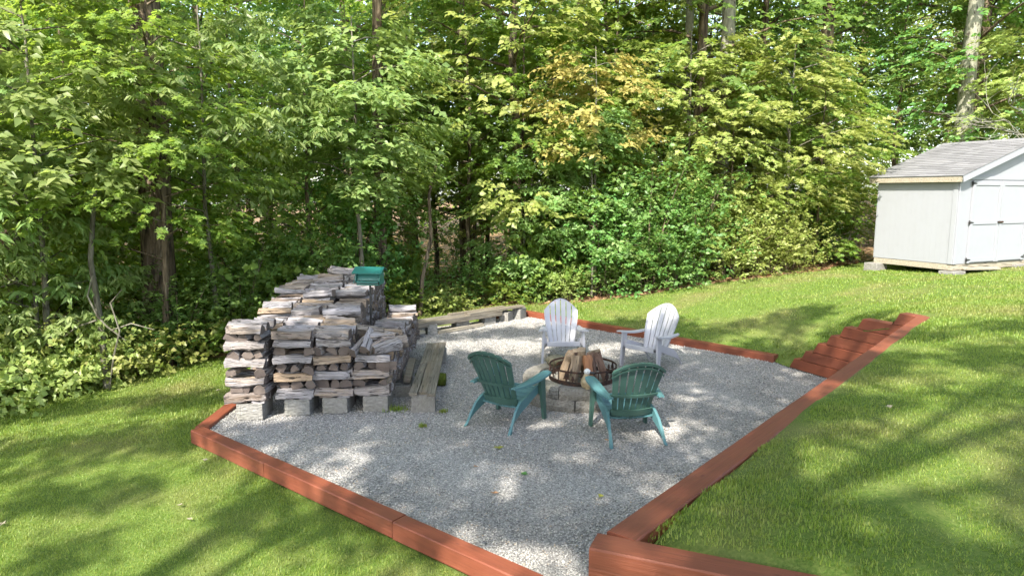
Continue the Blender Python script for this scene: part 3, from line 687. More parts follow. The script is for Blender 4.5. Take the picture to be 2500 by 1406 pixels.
PINE = [(-.012, -.01), (.012, -.01), (.012, .03), (.05, .03), (.02, .065), (.04, .065), (.014, .1), (.028, .1), (0, .15), (-.028, .1), (-.014, .1), (-.04, .065), (-.02, .065), (-.05, .03), (-.012, .03)]
MOOSE = [(-.07, -.01), (-.055, -.01), (-.05, .04), (-.03, .045), (.02, .045), (.03, -.01), (.043, -.01), (.045, .05), (.06, .075), (.085, .07), (.10, .085), (.085, .105), (.095, .14), (.075, .125), (.065, .15), (.055, .12), (.04, .14), (.045, .105), (.02, .105), (-.04, .1), (-.065, .09), (-.075, .05)]
def cutout(shape, a, name, sc=1.0, flip=1):
    m = MB(); P = []
    for (x, z) in shape:
        aa = a + flip * x * sc / RR; P.append((math.cos(aa) * (RR - .003), math.sin(aa) * (RR - .003), .05 + z * sc * .78))
    off = Vector((math.cos(a), math.sin(a), 0)) * -.004
    m.prism(P, off); m.build(name, M_RUST, ring)
for i in range(10):
    a = 2 * math.pi * i / 10 + .35
    if i % 2 == 0: cutout(PINE, a, 'pine_cutout', 1.05)
    else: cutout(MOOSE, a, 'moose_cutout', 1.0, 1 if i % 4 == 1 else -1)
    if i % 2 == 0: cutout(PINE, a + .2, 'pine_cutout', .65)
for i in range(5):
    a = 2 * math.pi * i / 5 + .05; m = MB(); m.box((math.cos(a) * (RR - .009), math.sin(a) * (RR - .009), .088), (.006, .012, .172), rotz(a)); m.build('upright', M_RUST, ring)
kd = [('tan split log standing at the far left of the fire ring teepee', -.235, .0, 0), ('pale flat-faced log at front left of the teepee in the ring', -.12, -.13, 0), ('orange-hearted log at front centre of the teepee in the ring', .065, -.14, 1),
      ('brown log at front right of the teepee in the ring', .15, -.06, 2), ('dark brown log leaning at the right side of the teepee', .26, -.01, 2), ('log hidden at the back of the teepee in the ring', .02, .18, 0), ('back left log of the teepee in the ring', -.14, .14, 2)]
M_ORG = m_wood('orange_heartwood', [(0.25, (.15, .06, .03)), (0.5, (.27, .12, .055)), (0.75, (.32, .18, .10))], 0.3, (.30, .24, .18), (2.5, 30, 30)); M_BRN = m_wood('brown_split_wood', [(0.25, (.07, .04, .028)), (0.5, (.15, .095, .07)), (0.75, (.22, .155, .12))], 0.3, (.24, .16, .12), (2.5, 30, 30))
for i, (lab, x, y, mk) in enumerate(kd):
    q = random.Random(40 + i); foot = Vector((RC.x + x * 1.12, RC.y + y * 1.25 + .03, .262)); topp = Vector((RC.x + x * .62, RC.y + y * .55 + .03, [.62, .585, .59, .62, .635, .62, .62][i]))
    v, f, mi = log_variant([2, 7, 2, 12, 7, 12, 2][i], (topp - foot).length, [.05, .058, .05, .046, .056, .046, .046][i]); mm = [M_FRESH, M_ORG, M_BRN][mk]; me = meshdata('kindling_log', v, f, [mm, M_FRESH], False, mi)
    o = link('kindling_log', me, None, (foot + topp) / 2); o.rotation_euler = (topp - foot).to_track_quat('X', 'Z').to_euler(); tag(o, lab, 'log')
# duck figurine
dk = empty('duck_figurine', (.885, 7.885, .292)); dk.rotation_euler = (0, 0, R(-25)); tag(dk, 'small painted duck figurine standing on the front rim of the fire pit', 'figurine')
m = MB(); m.lathe([(.03, 0), (.05, .02), (.062, .06), (.058, .1), (.04, .14), (.026, .17), (.024, .19)], n=14, sx=1.15, sy=.85); m.build('body', M_DUCKB, dk, True)
m = MB(); m.lathe([(.010, -.036), (.030, -.022), (.037, 0), (.031, .022), (.012, .036)], (.008, 0, .205), 14, 1.15, .9); m.build('head', M_DUCKW, dk, True)
m = MB(); m.lathe([(.014, 0), (.016, .02), (.017, .045), (.006, .055)], (.042, 0, .198), 8, 1, 1.2, rot=Matrix.Rotation(R(90), 4, 'Y')); m.build('beak', M_DARK, dk, True)
for s in (-1, 1):
    m = MB(); m.lathe([(.006, -.03), (.02, -.015), (.022, .01), (.008, .035)], (-.008, s * .05, .08), 10, 1.5, .5, rot=Matrix.Rotation(.4, 4, 'Y')); m.build('wing', M_DUCKB, dk, True)
    m = MB(); m.lathe([(.002, -.005), (.005, 0), (.002, .005)], (.026, s * .031, .212), 8); m.build('eye', M_DARK, dk, True)
    m = MB(); m.box((.025, s * .022, .005), (.05, .025, .012), bev=.003); m.build('foot', M_DUCKB, dk)

# ------------------------------------------------------------------ adirondack chairs
def chair(loc, rz, style, label, group):
    t = empty('adirondack_chair', (loc[0], loc[1], .004), rz); tag(t, label, 'chair', group)
    G_ = style == 'green'; MB_, MT = (M_GREEN, M_TEAL) if G_ else (M_WHITE, M_WHITE)
    for s in (-1, 1):
        # rear leg and side rail in one sweep, splayed outwards
        m = MB()
        prof = [(.30, .37, .045), (.18, .335, .05), (.02, .275, .055), (-.12, .235, .06), (-.23, .175, .062), (-.32, .085, .056), (-.375, 0, .05)]
        def side(u, v, s=s):
            i = v * (len(prof) - 1); k = min(int(i), len(prof) - 2); fr = i - k
            y = prof[k][0] * (1 - fr) + prof[k + 1][0] * fr; z = prof[k][1] * (1 - fr) + prof[k + 1][1] * fr; h = prof[k][2] * (1 - fr) + prof[k + 1][2] * fr
            x = s * (.245 + .0 * v) + s * .035 * max(0, v - .45) / .55
            dy = (.6 * max(0, v - .5) * 2) * h
            return (x, y + (u - .5) * 2 * dy * (1 if v < .99 else .8), z - (u - .5) * (-2) * h * (1 - .55 * max(0, v - .5) * 2) if v < .97 else max(0.0, z + 0))
        m.grid(side, 3, 12, (s * .03, 0, 0)); m.build('rear_leg', MT, t, True) if False else m.build('rear_leg', MT, t)
        m = MB()   # front leg, tapered, leaning out
        def fl(u, v, s=s): return (s * (.285 + .02 * (1 - v)), .285 + .035 * (1 - v) + (u - .5) * (.055 + .055 * v), .52 * v)
        m.grid(fl, 2, 6, (s * .032, 0, 0)); m.box((s * .29, .285, .40), (.03, .05, .2)); m.build('front_leg', MB_ if G_ else MT, t)
        m = MB()   # arm: paddle shaped, dished
        def arm(u, v, s=s):
            y = -.27 + .66 * v; wd = .055 + .075 * math.sin(min(1, v * 1.25) * math.pi / 2) * (1 if v < .9 else (1 - (v - .9) * 3.5)); xc = .275 + .045 * v
            return (s * (xc + (u - .5) * wd), y, .505 + .055 * v - .02 * math.sin(v * math.pi) - .012 * abs(u - .5) * 2)
        m.grid(arm, 6, 12, (0, 0, -.022)); m.build('armrest', MT, t)
    # seat slats
    ns = 7
    for i in range(ns):
        v0 = i / ns; v1 = (i + .9) / ns
        def seat(u, v, v0=v0, v1=v1):
            w_ = v0 + (v1 - v0) * v; y = .345 - .46 * w_; z = .385 - .125 * w_ - .06 * math.sin(w_ * math.pi * .9) - (.05 * (1 - w_ / .1) if w_ < .1 else 0); return ((u - .5) * .49, y, z - .012 * math.cos((u - .5) * 3))
        m = MB(); m.grid(seat, 4, 2, (0, 0, -.018)); m.build('seat_slat', MT, t)
    m = MB(); m.box((0, .335, .325), (.50, .022, .07), bev=.005); m.build('front_apron', MT, t)
    # back
    ht = .895 if G_ else .895; hb = .20
    def bpnt(u, v):     # u -1..1, v 0..1
        wv = (.20 + .10 * v) if G_ else (.175 + .12 * v - .05 * max(0, v - .62) ** 1 * 1.6)
        z = hb + (ht - hb) * v; y = -.10 - .30 * v - .03 * v * v + .05 * u * u
        return Vector((u * wv, y, z))
    arch = (lambda u: 1 - .17 * abs(u) ** 2.2) if G_ else (lambda u: 1 - .24 * abs(u) ** 1.7)
    N = 7 if G_ else 6; GP = .125 if G_ else .08
    for i in range(N):
        u0 = -1 + 2 * (i + GP) / N; u1 = -1 + 2 * (i + 1 - GP) / N
        def sl(a, v, u0=u0, u1=u1):
            u = u0 + (u1 - u0) * a; return bpnt(u, v * arch(u))
        m = MB(); m.grid(sl, 2, 10, (0, .016, .004)); m.build('back_slat', MB_, t)
    def rim(dv, hh, name, yoff=-.004, th=-.02, u_=1.02):
        m = MB(); m.grid(lambda a, v: bpnt((a * 2 - 1) * u_, arch((a * 2 - 1)) - dv - hh * (1 - v)) + Vector((0, yoff, 0)), 18, 1, (0, th, 0)); m.build(name, MB_, t)
    if G_:
        rim(0, .045, 'top_rim'); rim(.075, .03, 'top_rim')
        for nm, v0, hh in (('cross_rail', .40, .045), ('cross_rail', .07, .11)):
            m = MB(); m.grid(lambda a, v: bpnt((a * 2 - 1) * 1.06, v0 + hh * v) + Vector((0, -.004, 0)), 12, 1, (0, -.028, 0)); m.build(nm, MB_, t)
    else:
        # continuous outer frame: two sides and the arch, slats joined by solid webs
        def frame_(a, v):
            if a < .3: u = -1; vv = arch(-1) * a / .3
            elif a > .7: u = 1; vv = arch(1) * (1 - a) / .3
            else: u = -1 + 2 * (a - .3) / .4; vv = arch(u)
            k = 1 + .0 * v; q = bpnt(u, vv); c = bpnt(0, .45); d = (Vector((q.x, 0, q.z)) - Vector((c.x, 0, c.z))).normalized()
            return q + Vector((d.x, 0, d.z)) * (.022 * (v) - .006) + Vector((0, .018, 0))
        m = MB(); m.grid(frame_, 40, 1, (0, -.034, -.004)); m.build('back_frame', MB_, t)
        for v0, hh in ((.36, .06), (.0, .10)):
            m = MB(); m.grid(lambda a, v: bpnt((a * 2 - 1), v0 + hh * v) + Vector((0, -.004, 0)), 12, 1, (0, -.02, 0)); m.build('cross_rail', MB_, t)
    return t
def face(dx, dy): return math.atan2(-dx, dy)
chair((-.07, 7.55), face(.55, .84), 'green', 'dark green plastic adirondack chair, left of the two green ones, seen from behind', 'green chairs')
chair((1.25, 7.13), face(-.16, .99), 'green', 'dark green plastic adirondack chair with its back to us, nearest the retaining wall', 'green chairs')
chair((.78, 10.45), face(.0, -1), 'white', 'white plastic adirondack chair facing the camera behind the fire ring', 'white chairs')
chair((2.11, 10.08), face(-.70, -.71), 'white', 'white plastic adirondack chair turned left, in front of the far red edging', 'white chairs')

# ------------------------------------------------------------------ bird feeder on its pole
fd = empty('bird_feeder', (-1.92, 9.15, 0), R(-8)); tag(fd, 'teal metal bird feeder with sloping roof on a thin black pole', 'bird feeder')
m = MB(); m.tube([(0, 0, 0), (0, 0, 1.37)], .014, 8); m.build('pole', M_BLACK, fd)
m = MB(); m.box((0, 0, 1.375), (.30, .2, .015)); m.box((0, -.10, 1.40), (.30, .012, .05)); m.box((0, .10, 1.40), (.30, .012, .05)); m.build('tray', M_FEED, fd)
m = MB(); m.prism([(-.17, -.08, 1.385), (-.17, -.11, 1.43), (-.17, -.07, 1.54), (-.17, 0, 1.58), (-.17, .08, 1.54), (-.17, .09, 1.385)], (.012, 0, 0)); m.prism([(.158, -.08, 1.385), (.158, -.11, 1.43), (.158, -.07, 1.54), (.158, 0, 1.58), (.158, .08, 1.54), (.158, .09, 1.385)], (.012, 0, 0)); m.build('side_panel', M_FEED, fd)
m = MB(); m.grid(lambda u, v: (-.157 + .314 * u, -.03 - .045 * (1 - v), 1.43 + .12 * v), 2, 2, (0, .006, 0)); m.build('front_panel', M_FEED, fd)
m = MB(); m.box((0, .085, 1.47), (.314, .008, .16)); m.build('back_panel', M_FEED, fd)
m = MB(); m.grid(lambda u, v: (-.205 + .41 * u, -.135 + .15 * v, 1.525 + .075 * v), 2, 2, (0, 0, .008)); m.grid(lambda u, v: (-.205 + .41 * u, .016 + .11 * v, 1.60 - .05 * v), 2, 2, (0, 0, .008)); m.build('roof', M_FEED, fd)
m = MB(); m.tube([(-.17, -.135, 1.40), (.17, -.135, 1.40)], .006, 6); m.build('perch', M_BLACK, fd)
m = MB(); m.tube([(-.188, -.05, 1.50), (-.188, -.11, 1.42)], .004, 6); m.tube([(-.188, -.11, 1.42), (-.172, -.135, 1.40)], .004, 6); m.build('lever', M_FEED, fd)

# ------------------------------------------------------------------ shed
dU = Vector((1, .456, 0)).normalized(); dV = Vector((-.456, 1, 0)).normalized(); SN = Vector((9.40, 14.5, 0))
sh = empty('garden_shed', (SN.x, SN.y, .86), math.atan2(dU.y, dU.x)); tag(sh, 'white wooden garden shed with grey shingle roof on blocks and skids', 'shed')
# local frame: x along the front, y to the back, z from .86
SWD, SDP, ZB, ZT, RIS = 4.9, 1.9, .22, 2.08, .80
m = MB()
m.box((.0125, SDP / 2, (ZB + ZT) / 2), (.025, SDP - .06, ZT - ZB))
n_ = 11
for i in range(n_ + 1): pass
m.build('side_wall', M_SIDE, sh)
for i in range(15):        # grooved siding boards on the side wall
    y0 = .03 + (SDP - .06) * i / 15; m = MB(); m.box((-.006, y0 + (SDP - .06) / 30, (ZB + ZT) / 2), (.012, (SDP - .06) / 15 - .001, ZT - ZB)); m.build('siding_board', M_SIDE, sh)
m = MB(); m.box((SWD - .0125, SDP / 2, (ZB + ZT) / 2), (.025, SDP - .06, ZT - ZB)); m.build('side_wall', M_SIDE, sh)
def gable(y, name, th):
    m = MB(); m.prism([(0, y, ZB), (SWD, y, ZB), (SWD, y, ZT), (SWD / 2, y, ZT + RIS), (0, y, ZT)], (0, th, 0)); m.build(name, M_SIDE, sh)
gable(.0, 'front_wall', .028); gable(SDP - .03, 'back_wall', .028)
m = MB(); m.box((.055, -.009, (ZB + ZT - .1) / 2), (.11, .018, ZT - .1 - ZB), bev=.002); m.build('corner_trim', M_SIDE, sh)
m = MB(); m.box((-.020, .05, (ZB + ZT - .1) / 2), (.016, .10, ZT - .1 - ZB), bev=.002); m.build('corner_trim', M_SIDE, sh)
m = MB(); m.box((SWD / 2, -.012, ZT - .035), (SWD, .024, .075), bev=.002); m.build('frieze_board', M_SIDE, sh)
def door(x0, x1, side):
    d = MB(); d.box(((x0 + x1) / 2, -.013, (ZB + 2.0) / 2 - .0), (x1 - x0 - .008, .022, 2.0 - ZB - .02), bev=.002); o = d.build('door', M_SIDE, sh)
    for z in (1.93, 1.10, .29):
        q = MB(); q.box(((x0 + x1) / 2, -.032, z), (x1 - x0 - .17, .016, .085), bev=.002); q.build('door_rail', M_SIDE, o)
    for x in (x0 + .045, x1 - .045):
        q = MB(); q.box((x, -.032, (ZB + 2.0) / 2), (.08, .016, 1.76), bev=.002); q.build('door_stile', M_SIDE, o)
    for z in (1.93, 1.10, .30):
        xh = x0 - .02 if side < 0 else x1 + .02; q = MB(); q.box((xh, -.028, z), (.03, .012, .09)); q.prism([(xh, -.046, z - .025), (xh - side * .12, -.046, z - .008), (xh - side * .12, -.046, z + .008), (xh, -.046, z + .025)], (0, .005, 0)); q.build('hinge', M_BLACK, o)
    return o
dl = door(.42, 1.42, -1); door(1.425, 2.42, 1)
m = MB(); m.box((1.43, -.05, 1.10), (.17, .02, .035)); m.tube([(1.36, -.05, 1.1), (1.36, -.085, 1.1)], .018, 8); m.tube([(1.50, -.05, 1.1), (1.50, -.075, 1.1)], .014, 8); m.build('latch', M_RUST, sh)
# roof: slabs, fascia, shingle courses
OV = .13; sl = math.atan2(RIS, SWD / 2); cs, sn = math.cos(sl), math.sin(sl)
def roof_pt(u, y, h):    # u: distance up the slope from the wall plate
    return (u * cs - h * sn, y, ZT + u * sn + h * cs)
LS = SWD / 2 / cs
m = MB(); m.prism([roof_pt(-OV, -OV, .005), roof_pt(LS, -OV, .005), roof_pt(LS, -OV, .045), roof_pt(-OV, -OV, .045)], (0, SDP + 2 * OV, 0))
m.prism([(SWD - p[0], p[1], p[2]) for p in (roof_pt(-OV, -OV, .005), roof_pt(-OV, -OV, .045), roof_pt(LS, -OV, .045), roof_pt(LS, -OV, .005))], (0, SDP + 2 * OV, 0)); rf = m.build('roof', M_SIDE, sh)
m = MB(); m.box((-OV * cs - .01, SDP / 2, ZT - OV * sn - .03), (.02, SDP + 2 * OV, .11), bev=.002); m.build('fascia', M_SKID, rf)
for y in (-OV - .011, SDP + OV + .011):
    m = MB(); m.prism([roof_pt(-OV, y - .01, -.09), roof_pt(LS + .0, y - .01, -.09), roof_pt(LS + .0, y - .01, .04), roof_pt(-OV, y - .01, .04)], (0, .02, 0)); m.prism([(SWD - p[0], p[1], p[2]) for p in (roof_pt(-OV, y - .01, -.09), roof_pt(-OV, y - .01, .04), roof_pt(LS, y - .01, .04), roof_pt(LS, y - .01, -.09))], (0, .02, 0)); m.build('rake_board', M_SIDE, rf)
m = MB(); q = random.Random(5)
for sgn in (0, 1):
    for i in range(19):
        u0 = -OV - .02 + (LS + OV) * i / 19; y = -OV - .03 + (0.15 if i % 2 else 0) - .15
        while y < SDP + OV + .02:
            ya = max(y, -OV - .03); yb = min(y + .3 - .006, SDP + OV + .03); h0 = .052 + q.uniform(0, .003)
            if yb - ya > .02:
                P = [roof_pt(u0, ya, h0 + .008), roof_pt(u0, yb, h0 + .008), roof_pt(u0 + .165, yb, h0 - .004), roof_pt(u0 + .165, ya, h0 - .004)]
                Bt = [roof_pt(u0, ya, h0 - .004), roof_pt(u0, yb, h0 - .004), roof_pt(u0 + .165, yb, h0 - .01), roof_pt(u0 + .165, ya, h0 - .01)]
                V = P + Bt
                if sgn: V = [(SWD - v[0], v[1], v[2]) for v in V]
                F = [(0, 1, 2, 3), (0, 4, 5, 1), (1, 5, 6, 2), (3, 7, 4, 0)]
                m.add(V, F if sgn else [tuple(reversed(f)) for f in F])
            y += .3
o = m.build('shingles', M_SHING, rf, kind='stuff')
m = MB(); m.prism([(SWD / 2 - .13, -OV - .03, ZT + RIS - .13 * sn / cs + .062), (SWD / 2, -OV - .03, ZT + RIS + .075), (SWD / 2 + .13, -OV - .03, ZT + RIS - .13 * sn / cs + .062)], (0, SDP + 2 * OV + .06, 0)); m.build('ridge_cap', M_SHING, rf)
# skids and blocks
for y in (.05, SDP - .1):
    m = MB(); m.box((SWD / 2, y, ZB - .075), (SWD - .05, .09, .13), bev=.004); m.build('skid', M_SKID, sh)
m = MB(); m.box((.04, SDP / 2, ZB - .072), (.09, SDP - .05, .124), bev=.004); m.build('skid', M_SKID, sh)
def sblock(x, y, z, d, lab):
    p = sh.matrix_basis @ Vector((x, y, 0)); mb_ = MB(); mb_.box((0, 0, 0), d, bev=.006); o = mb_.build('footing_block', M_SKID if 'timber' in lab else M_CONC, loc=(p.x, p.y, z)); o.rotation_euler = (0, 0, sh.rotation_euler[2]); tag(o, lab, 'block', 'footings under the shed')
bpy.context.view_layer.update()
sblock(-.03, SDP - .1, .83, (.36, .34, .24), 'pale block under the far left corner of the shed')
sblock(.10, .06, .86, (.40, .34, .14), 'pale block under the front left corner of the shed')
sblock(2.3, .06, .90, (.4, .3, .18), 'pale block under the middle of the shed front')
sblock(4.7, .06, .90, (.4, .3, .18), 'pale block under the right front corner of the shed')
sblock(4.7, SDP - .1, .90, (.4, .3, .2), 'pale block under the back right corner of the shed')
p = sh.matrix_basis @ Vector((.9, -.05, 0)); m = MB(); m.box((0, 0, 0), (1.15, .12, .04), bev=.003); o = m.build('ramp_board', M_SKID, loc=(p.x, p.y, .955)); o.rotation_euler = (.1, .03, sh.rotation_euler[2] - .05); tag(o, 'pale board lying in the grass below the shed doors', 'board')

# ------------------------------------------------------------------ fallen leaves
def fallen(x, y, z, size, mat, label, lobes=5, rz=0.0):
    m = MB(); P = []; q = random.Random(int(x * 100) + int(y * 37)); n = lobes * 2
    for k in range(n):
        a = 2 * math.pi * k / n; rr = size * (1 if k % 2 == 0 else .48) * q.uniform(.8, 1.1); P.append((math.cos(a) * rr, math.sin(a) * rr * .8, q.uniform(0, .35) * size))
    V = P + [(0, 0, 0)] + [(p[0], p[1], p[2] - .0015) for p in P] + [(0, 0, -.0015)]
    F = [(k, (k + 1) % n, n) for k in range(n)] + [((k + 1) % n + n + 1, k + n + 1, 2 * n + 1) for k in range(n)] + [(k, k + n + 1, (k + 1) % n + n + 1, (k + 1) % n) for k in range(n)]
    m.add(V, F); o = m.build('fallen_leaf', mat, loc=(x, y, z)); o.rotation_euler = (0, 0, rz); tag(o, label, 'leaf', 'fallen leaves')
fallen(-.14, 6.68, .02, .06, M_YLEAF, 'large olive fallen leaf on the gravel in front of the left green chair')
fallen(.11, 6.02, .02, .05, M_GLEAF, 'green fallen leaf on the mid gravel', 5, 1)
fallen(-.15, 5.62, .02, .04, M_DRYLEAF, 'rust brown fallen leaf on the gravel below the green one', 4)
fallen(.76, 5.56, .02, .04, M_YLEAF, 'faded olive leaf on the gravel near the retaining wall', 3)
fallen(-.35, 6.2, .02, .03, M_DRYLEAF, 'small dull brown leaf on the gravel left of the olive one', 3)
fallen(1.0, 6.9, .02, .03, M_OLEAF, 'tiny orange leaf on the gravel under the right green chair', 4)
fallen(.60, 4.55, .02, .035, M_DRYLEAF, 'brown leaf on the gravel beside the foreground wall corner', 4)
fallen(-4.4, 5.55, h1(-4.4, 5.55) + .035, .055, M_PLEAF, 'largest pale dry leaf on the left lawn')
fallen(-5.9, 6.15, h1(-5.9, 6.15) + .05, .05, M_OLEAF, 'orange leaf on the left lawn near the frame edge')
fallen(-2.95, 5.75, h1(-2.95, 5.75) + .035, .035, M_PLEAF, 'pale leaf on the lawn below the left edging corner', 4)
fallen(-2.75, 5.5, h1(-2.75, 5.5) + .035, .03, M_PLEAF, 'pinkish dry leaf nearest the edging on the left lawn', 5, .6)
fallen(-4.0, 9.0, h1(-4.0, 9.0) + .035, .045, M_PLEAF, 'pale upturned leaf on the lawn left of the woodpile', 5)
fallen(-3.1, 6.6, h1(-3.1, 6.6) + .05, .035, M_PLEAF, 'small pale leaf in the grass touching the edging shade', 4)
fallen(2.46, 4.3, h1(2.46, 4.3) + .05, .03, M_PLEAF, 'small buff leaf on the right lawn', 4)

# ------------------------------------------------------------------ grass blades
def blades(X, Y, Z, Hh, Wd, seed):
    q = np.random.default_rng(seed); n = len(X); a = q.uniform(0, 6.283, n); ln = q.uniform(.05, .75, n) ; hh = Hh * q.uniform(.5, 1.15, n); ww = Wd * q.uniform(.7, 1.2, n)
    dx, dy = np.cos(a), np.sin(a); sx, sy = -dy, dx
    base = np.stack([X, Y, Z - .008], 1)
    def at(t, h, side, wf): return base + np.stack([dx * ln * hh * t + sx * side * ww * wf, dy * ln * hh * t + sy * side * ww * wf, hh * h], 1)
    V = np.stack([at(0, 0, -.5, 1), at(0, 0, .5, 1), at(.3, .6, .5, .8), at(.3, .6, -.5, .8), at(1.0, .95, 0, 0)], 1).reshape(-1, 3)
    b = np.arange(n)[:, None] * 5
    F = np.concatenate([b + np.array([0, 1, 2]), b + np.array([0, 2, 3]), b + np.array([3, 2, 4])])
    return V, F
def grass():
    VV = []; FF = []; k = 0
    def add(n, x0, x1, y0, y1, Hh, Wd, seed, low=False, tuft=None):
        nonlocal k
        q = np.random.default_rng(seed); X = q.uniform(x0, x1, n); Y = q.uniform(y0, y1, n)
        m_ = inpoly_np(X, Y, LAWN) & ~inpoly_np(X, Y, PIT)
        lw = inpoly_np(X, Y, LOWP)
        m_ &= (np.abs(X) < Y * .80 + 1.0)
        # keep off the timbers
        for a, b, wd in ((A, WJ, .085), (A, B2, .085), (E1, F1, .08), (WC, J, .088), (WC, LEGEND, .088), (L1 + nS * .11, J + nS * .11, .17)):
            d = (b - a); L = d.length; d = d / L; u = (X - a.x) * d.x + (Y - a.y) * d.y; v = np.abs((X - a.x) * d.y - (Y - a.y) * d.x); m_ &= ~((u > -.1) & (u < L + .05) & (v < wd))
        X, Y, lw = X[m_], Y[m_], lw[m_]
        # drop some where the lawn is thin
        Z = np.where(lw, hlow(X, Y), hgt(X, Y))
        V, F = blades(X, Y, Z, Hh * (0.85 + .25 * np.sin(X * 1.3 + Y * .8) ** 2), Wd, seed + 1); VV.append(V); FF.append(F + k); k += len(V)
    add(180000, -6.3, -.0, 3.2, 7.3, .032, .0048, 1)
    add(70000, -8.5, -3.4, 7.3, 12, .042, .008, 2)
    add(14000, -4.3, 1.5, 12.3, 15.6, .08, .012, 8)
    add(200000, .4, 6, 1.6, 6.5, .026, .0048, 3)
    add(80000, 2.5, 10, 6.5, 10.5, .038, .008, 4)
    add(75000, 1, 15, 10.3, 18.5, .042, .014, 5)
    V = np.concatenate(VV); F = np.concatenate(FF)
    link('grass', meshdata('grass', V, F, M_BLADE), kind='stuff')
grass()

def weed(x, y, rad, n, label):
    q = np.random.default_rng(int(abs(x * 100))); X = x + q.normal(0, rad, n); Y = y + q.normal(0, rad * .8, n)
    V, F = blades(X, Y, np.full(n, .015), .05, .009, 3); V = V - np.array([x, y, 0]); o = link('weed', meshdata('weed', V, F, M_BLADE), loc=(x, y, 0)); tag(o, label, 'weed', 'weeds in the gravel')
weed(-1.38, 7.95, .07, 160, 'green weed tuft between the low woodpile column and the plank bench')
weed(-.82, 7.85, .022, 70, 'small weed tuft just right of the near end of the plank bench')
weed(-1.0, 7.35, .02, 60, 'small weed tuft in the open gravel below the plank bench')

# ------------------------------------------------------------------ leaves, trees, shrubs
def norm(a): return a / np.maximum(1e-9, np.linalg.norm(a, axis=-1, keepdims=True))
def leaf_mesh(name, B, Ud, Nn, Ln, Wd, mat, lobed=False, simple=False):
    n = len(B); Ud = norm(Ud); Sd = norm(np.cross(Nn, Ud)); Nn = np.cross(Ud, Sd); Ln = Ln[:, None]; Wd = Wd[:, None]
    if simple:
        P = [B, B + Ud * Ln * .5 + Sd * Wd * .5, B + Ud * Ln, B + Ud * Ln * .5 - Sd * Wd * .5]; F = [(0, 1, 2), (0, 2, 3)]
    elif lobed:
        P = [B, B + Ud * Ln * .10 + Sd * Wd * .48 + Nn * Ln * .03, B + Ud * Ln * .40 + Sd * Wd * .22, B + Ud * Ln * .62 + Sd * Wd * .52 - Nn * Ln * .05, B + Ud * Ln * .68 + Sd * Wd * .13, B + Ud * Ln - Nn * Ln * .13,
             B + Ud * Ln * .68 - Sd * Wd * .13, B + Ud * Ln * .62 - Sd * Wd * .52 - Nn * Ln * .05, B + Ud * Ln * .40 - Sd * Wd * .22, B + Ud * Ln * .10 - Sd * Wd * .48 + Nn * Ln * .03]
        F = [(0, 1, 2), (2, 3, 4), (0, 2, 4), (0, 4, 5), (0, 5, 6), (0, 6, 8), (6, 7, 8), (0, 8, 9)]
    else:
        P = [B, B + Ud * Ln * .45 + Sd * Wd * .5 + Nn * Wd * .14, B + Ud * Ln * .5, B + Ud * Ln * .45 - Sd * Wd * .5 + Nn * Wd * .14, B + Ud * Ln - Nn * Ln * .14]
        F = [(0, 2, 1), (0, 3, 2), (1, 2, 4), (2, 3, 4)]
    k = len(P); V = np.stack(P, 1).reshape(-1, 3); F = (np.array(F)[None] + (np.arange(n) * k)[:, None, None]).reshape(-1, 3)
    return meshdata(name, V, F, mat)
def sprays(Pp, D, sl_, lps, ll, wr, style, q):
    """Pp, D: origins and directions of twigs; returns leaf arrays"""
    m_ = len(Pp); D = norm(D); up = np.array([0, 0, 1.0])
    side = norm(np.cross(D, up) + 1e-6); f = (np.arange(lps) + .5) / lps
    sgn = np.where(np.arange(lps) % 2 == 0, 1.0, -1.0)
    sl_ = sl_[:, None, None]
    Bs = Pp[:, None] + D[:, None] * sl_ * f[None, :, None] + np.array([0, 0, -1.0]) * (sl_ * .25 * (f ** 2)[None, :, None]) + q.normal(0, .012, (m_, lps, 3))
    if style == 'whorl':
        an = q.uniform(-1.9, 1.9, (m_, lps, 1)); Ud = D[:, None] * np.cos(an) + side[:, None] * np.sin(an) + np.array([0, 0, -.55]) + q.normal(0, .15, (m_, lps, 3))
        Bs = Pp[:, None] + D[:, None] * sl_ * (.35 + .65 * q.uniform(0, 1, (m_, lps, 1))) + q.normal(0, .01, (m_, lps, 3))
    else:
        Ud = D[:, None] * .65 + side[:, None] * sgn[None, :, None] * .8 + np.array([0, 0, -.22]) + q.normal(0, .22, (m_, lps, 3))
    tilt = .75 if style == 'shrub' else .42
    Nn = up + D[:, None] * .35 + q.normal(0, tilt, (m_, lps, 3))
    Ln = ll * q.uniform(.65, 1.2, (m_, lps)); Wd = Ln * wr * q.uniform(.85, 1.15, (m_, lps))
    return Bs.reshape(-1, 3), Ud.reshape(-1, 3), Nn.reshape(-1, 3), Ln.ravel(), Wd.ravel()
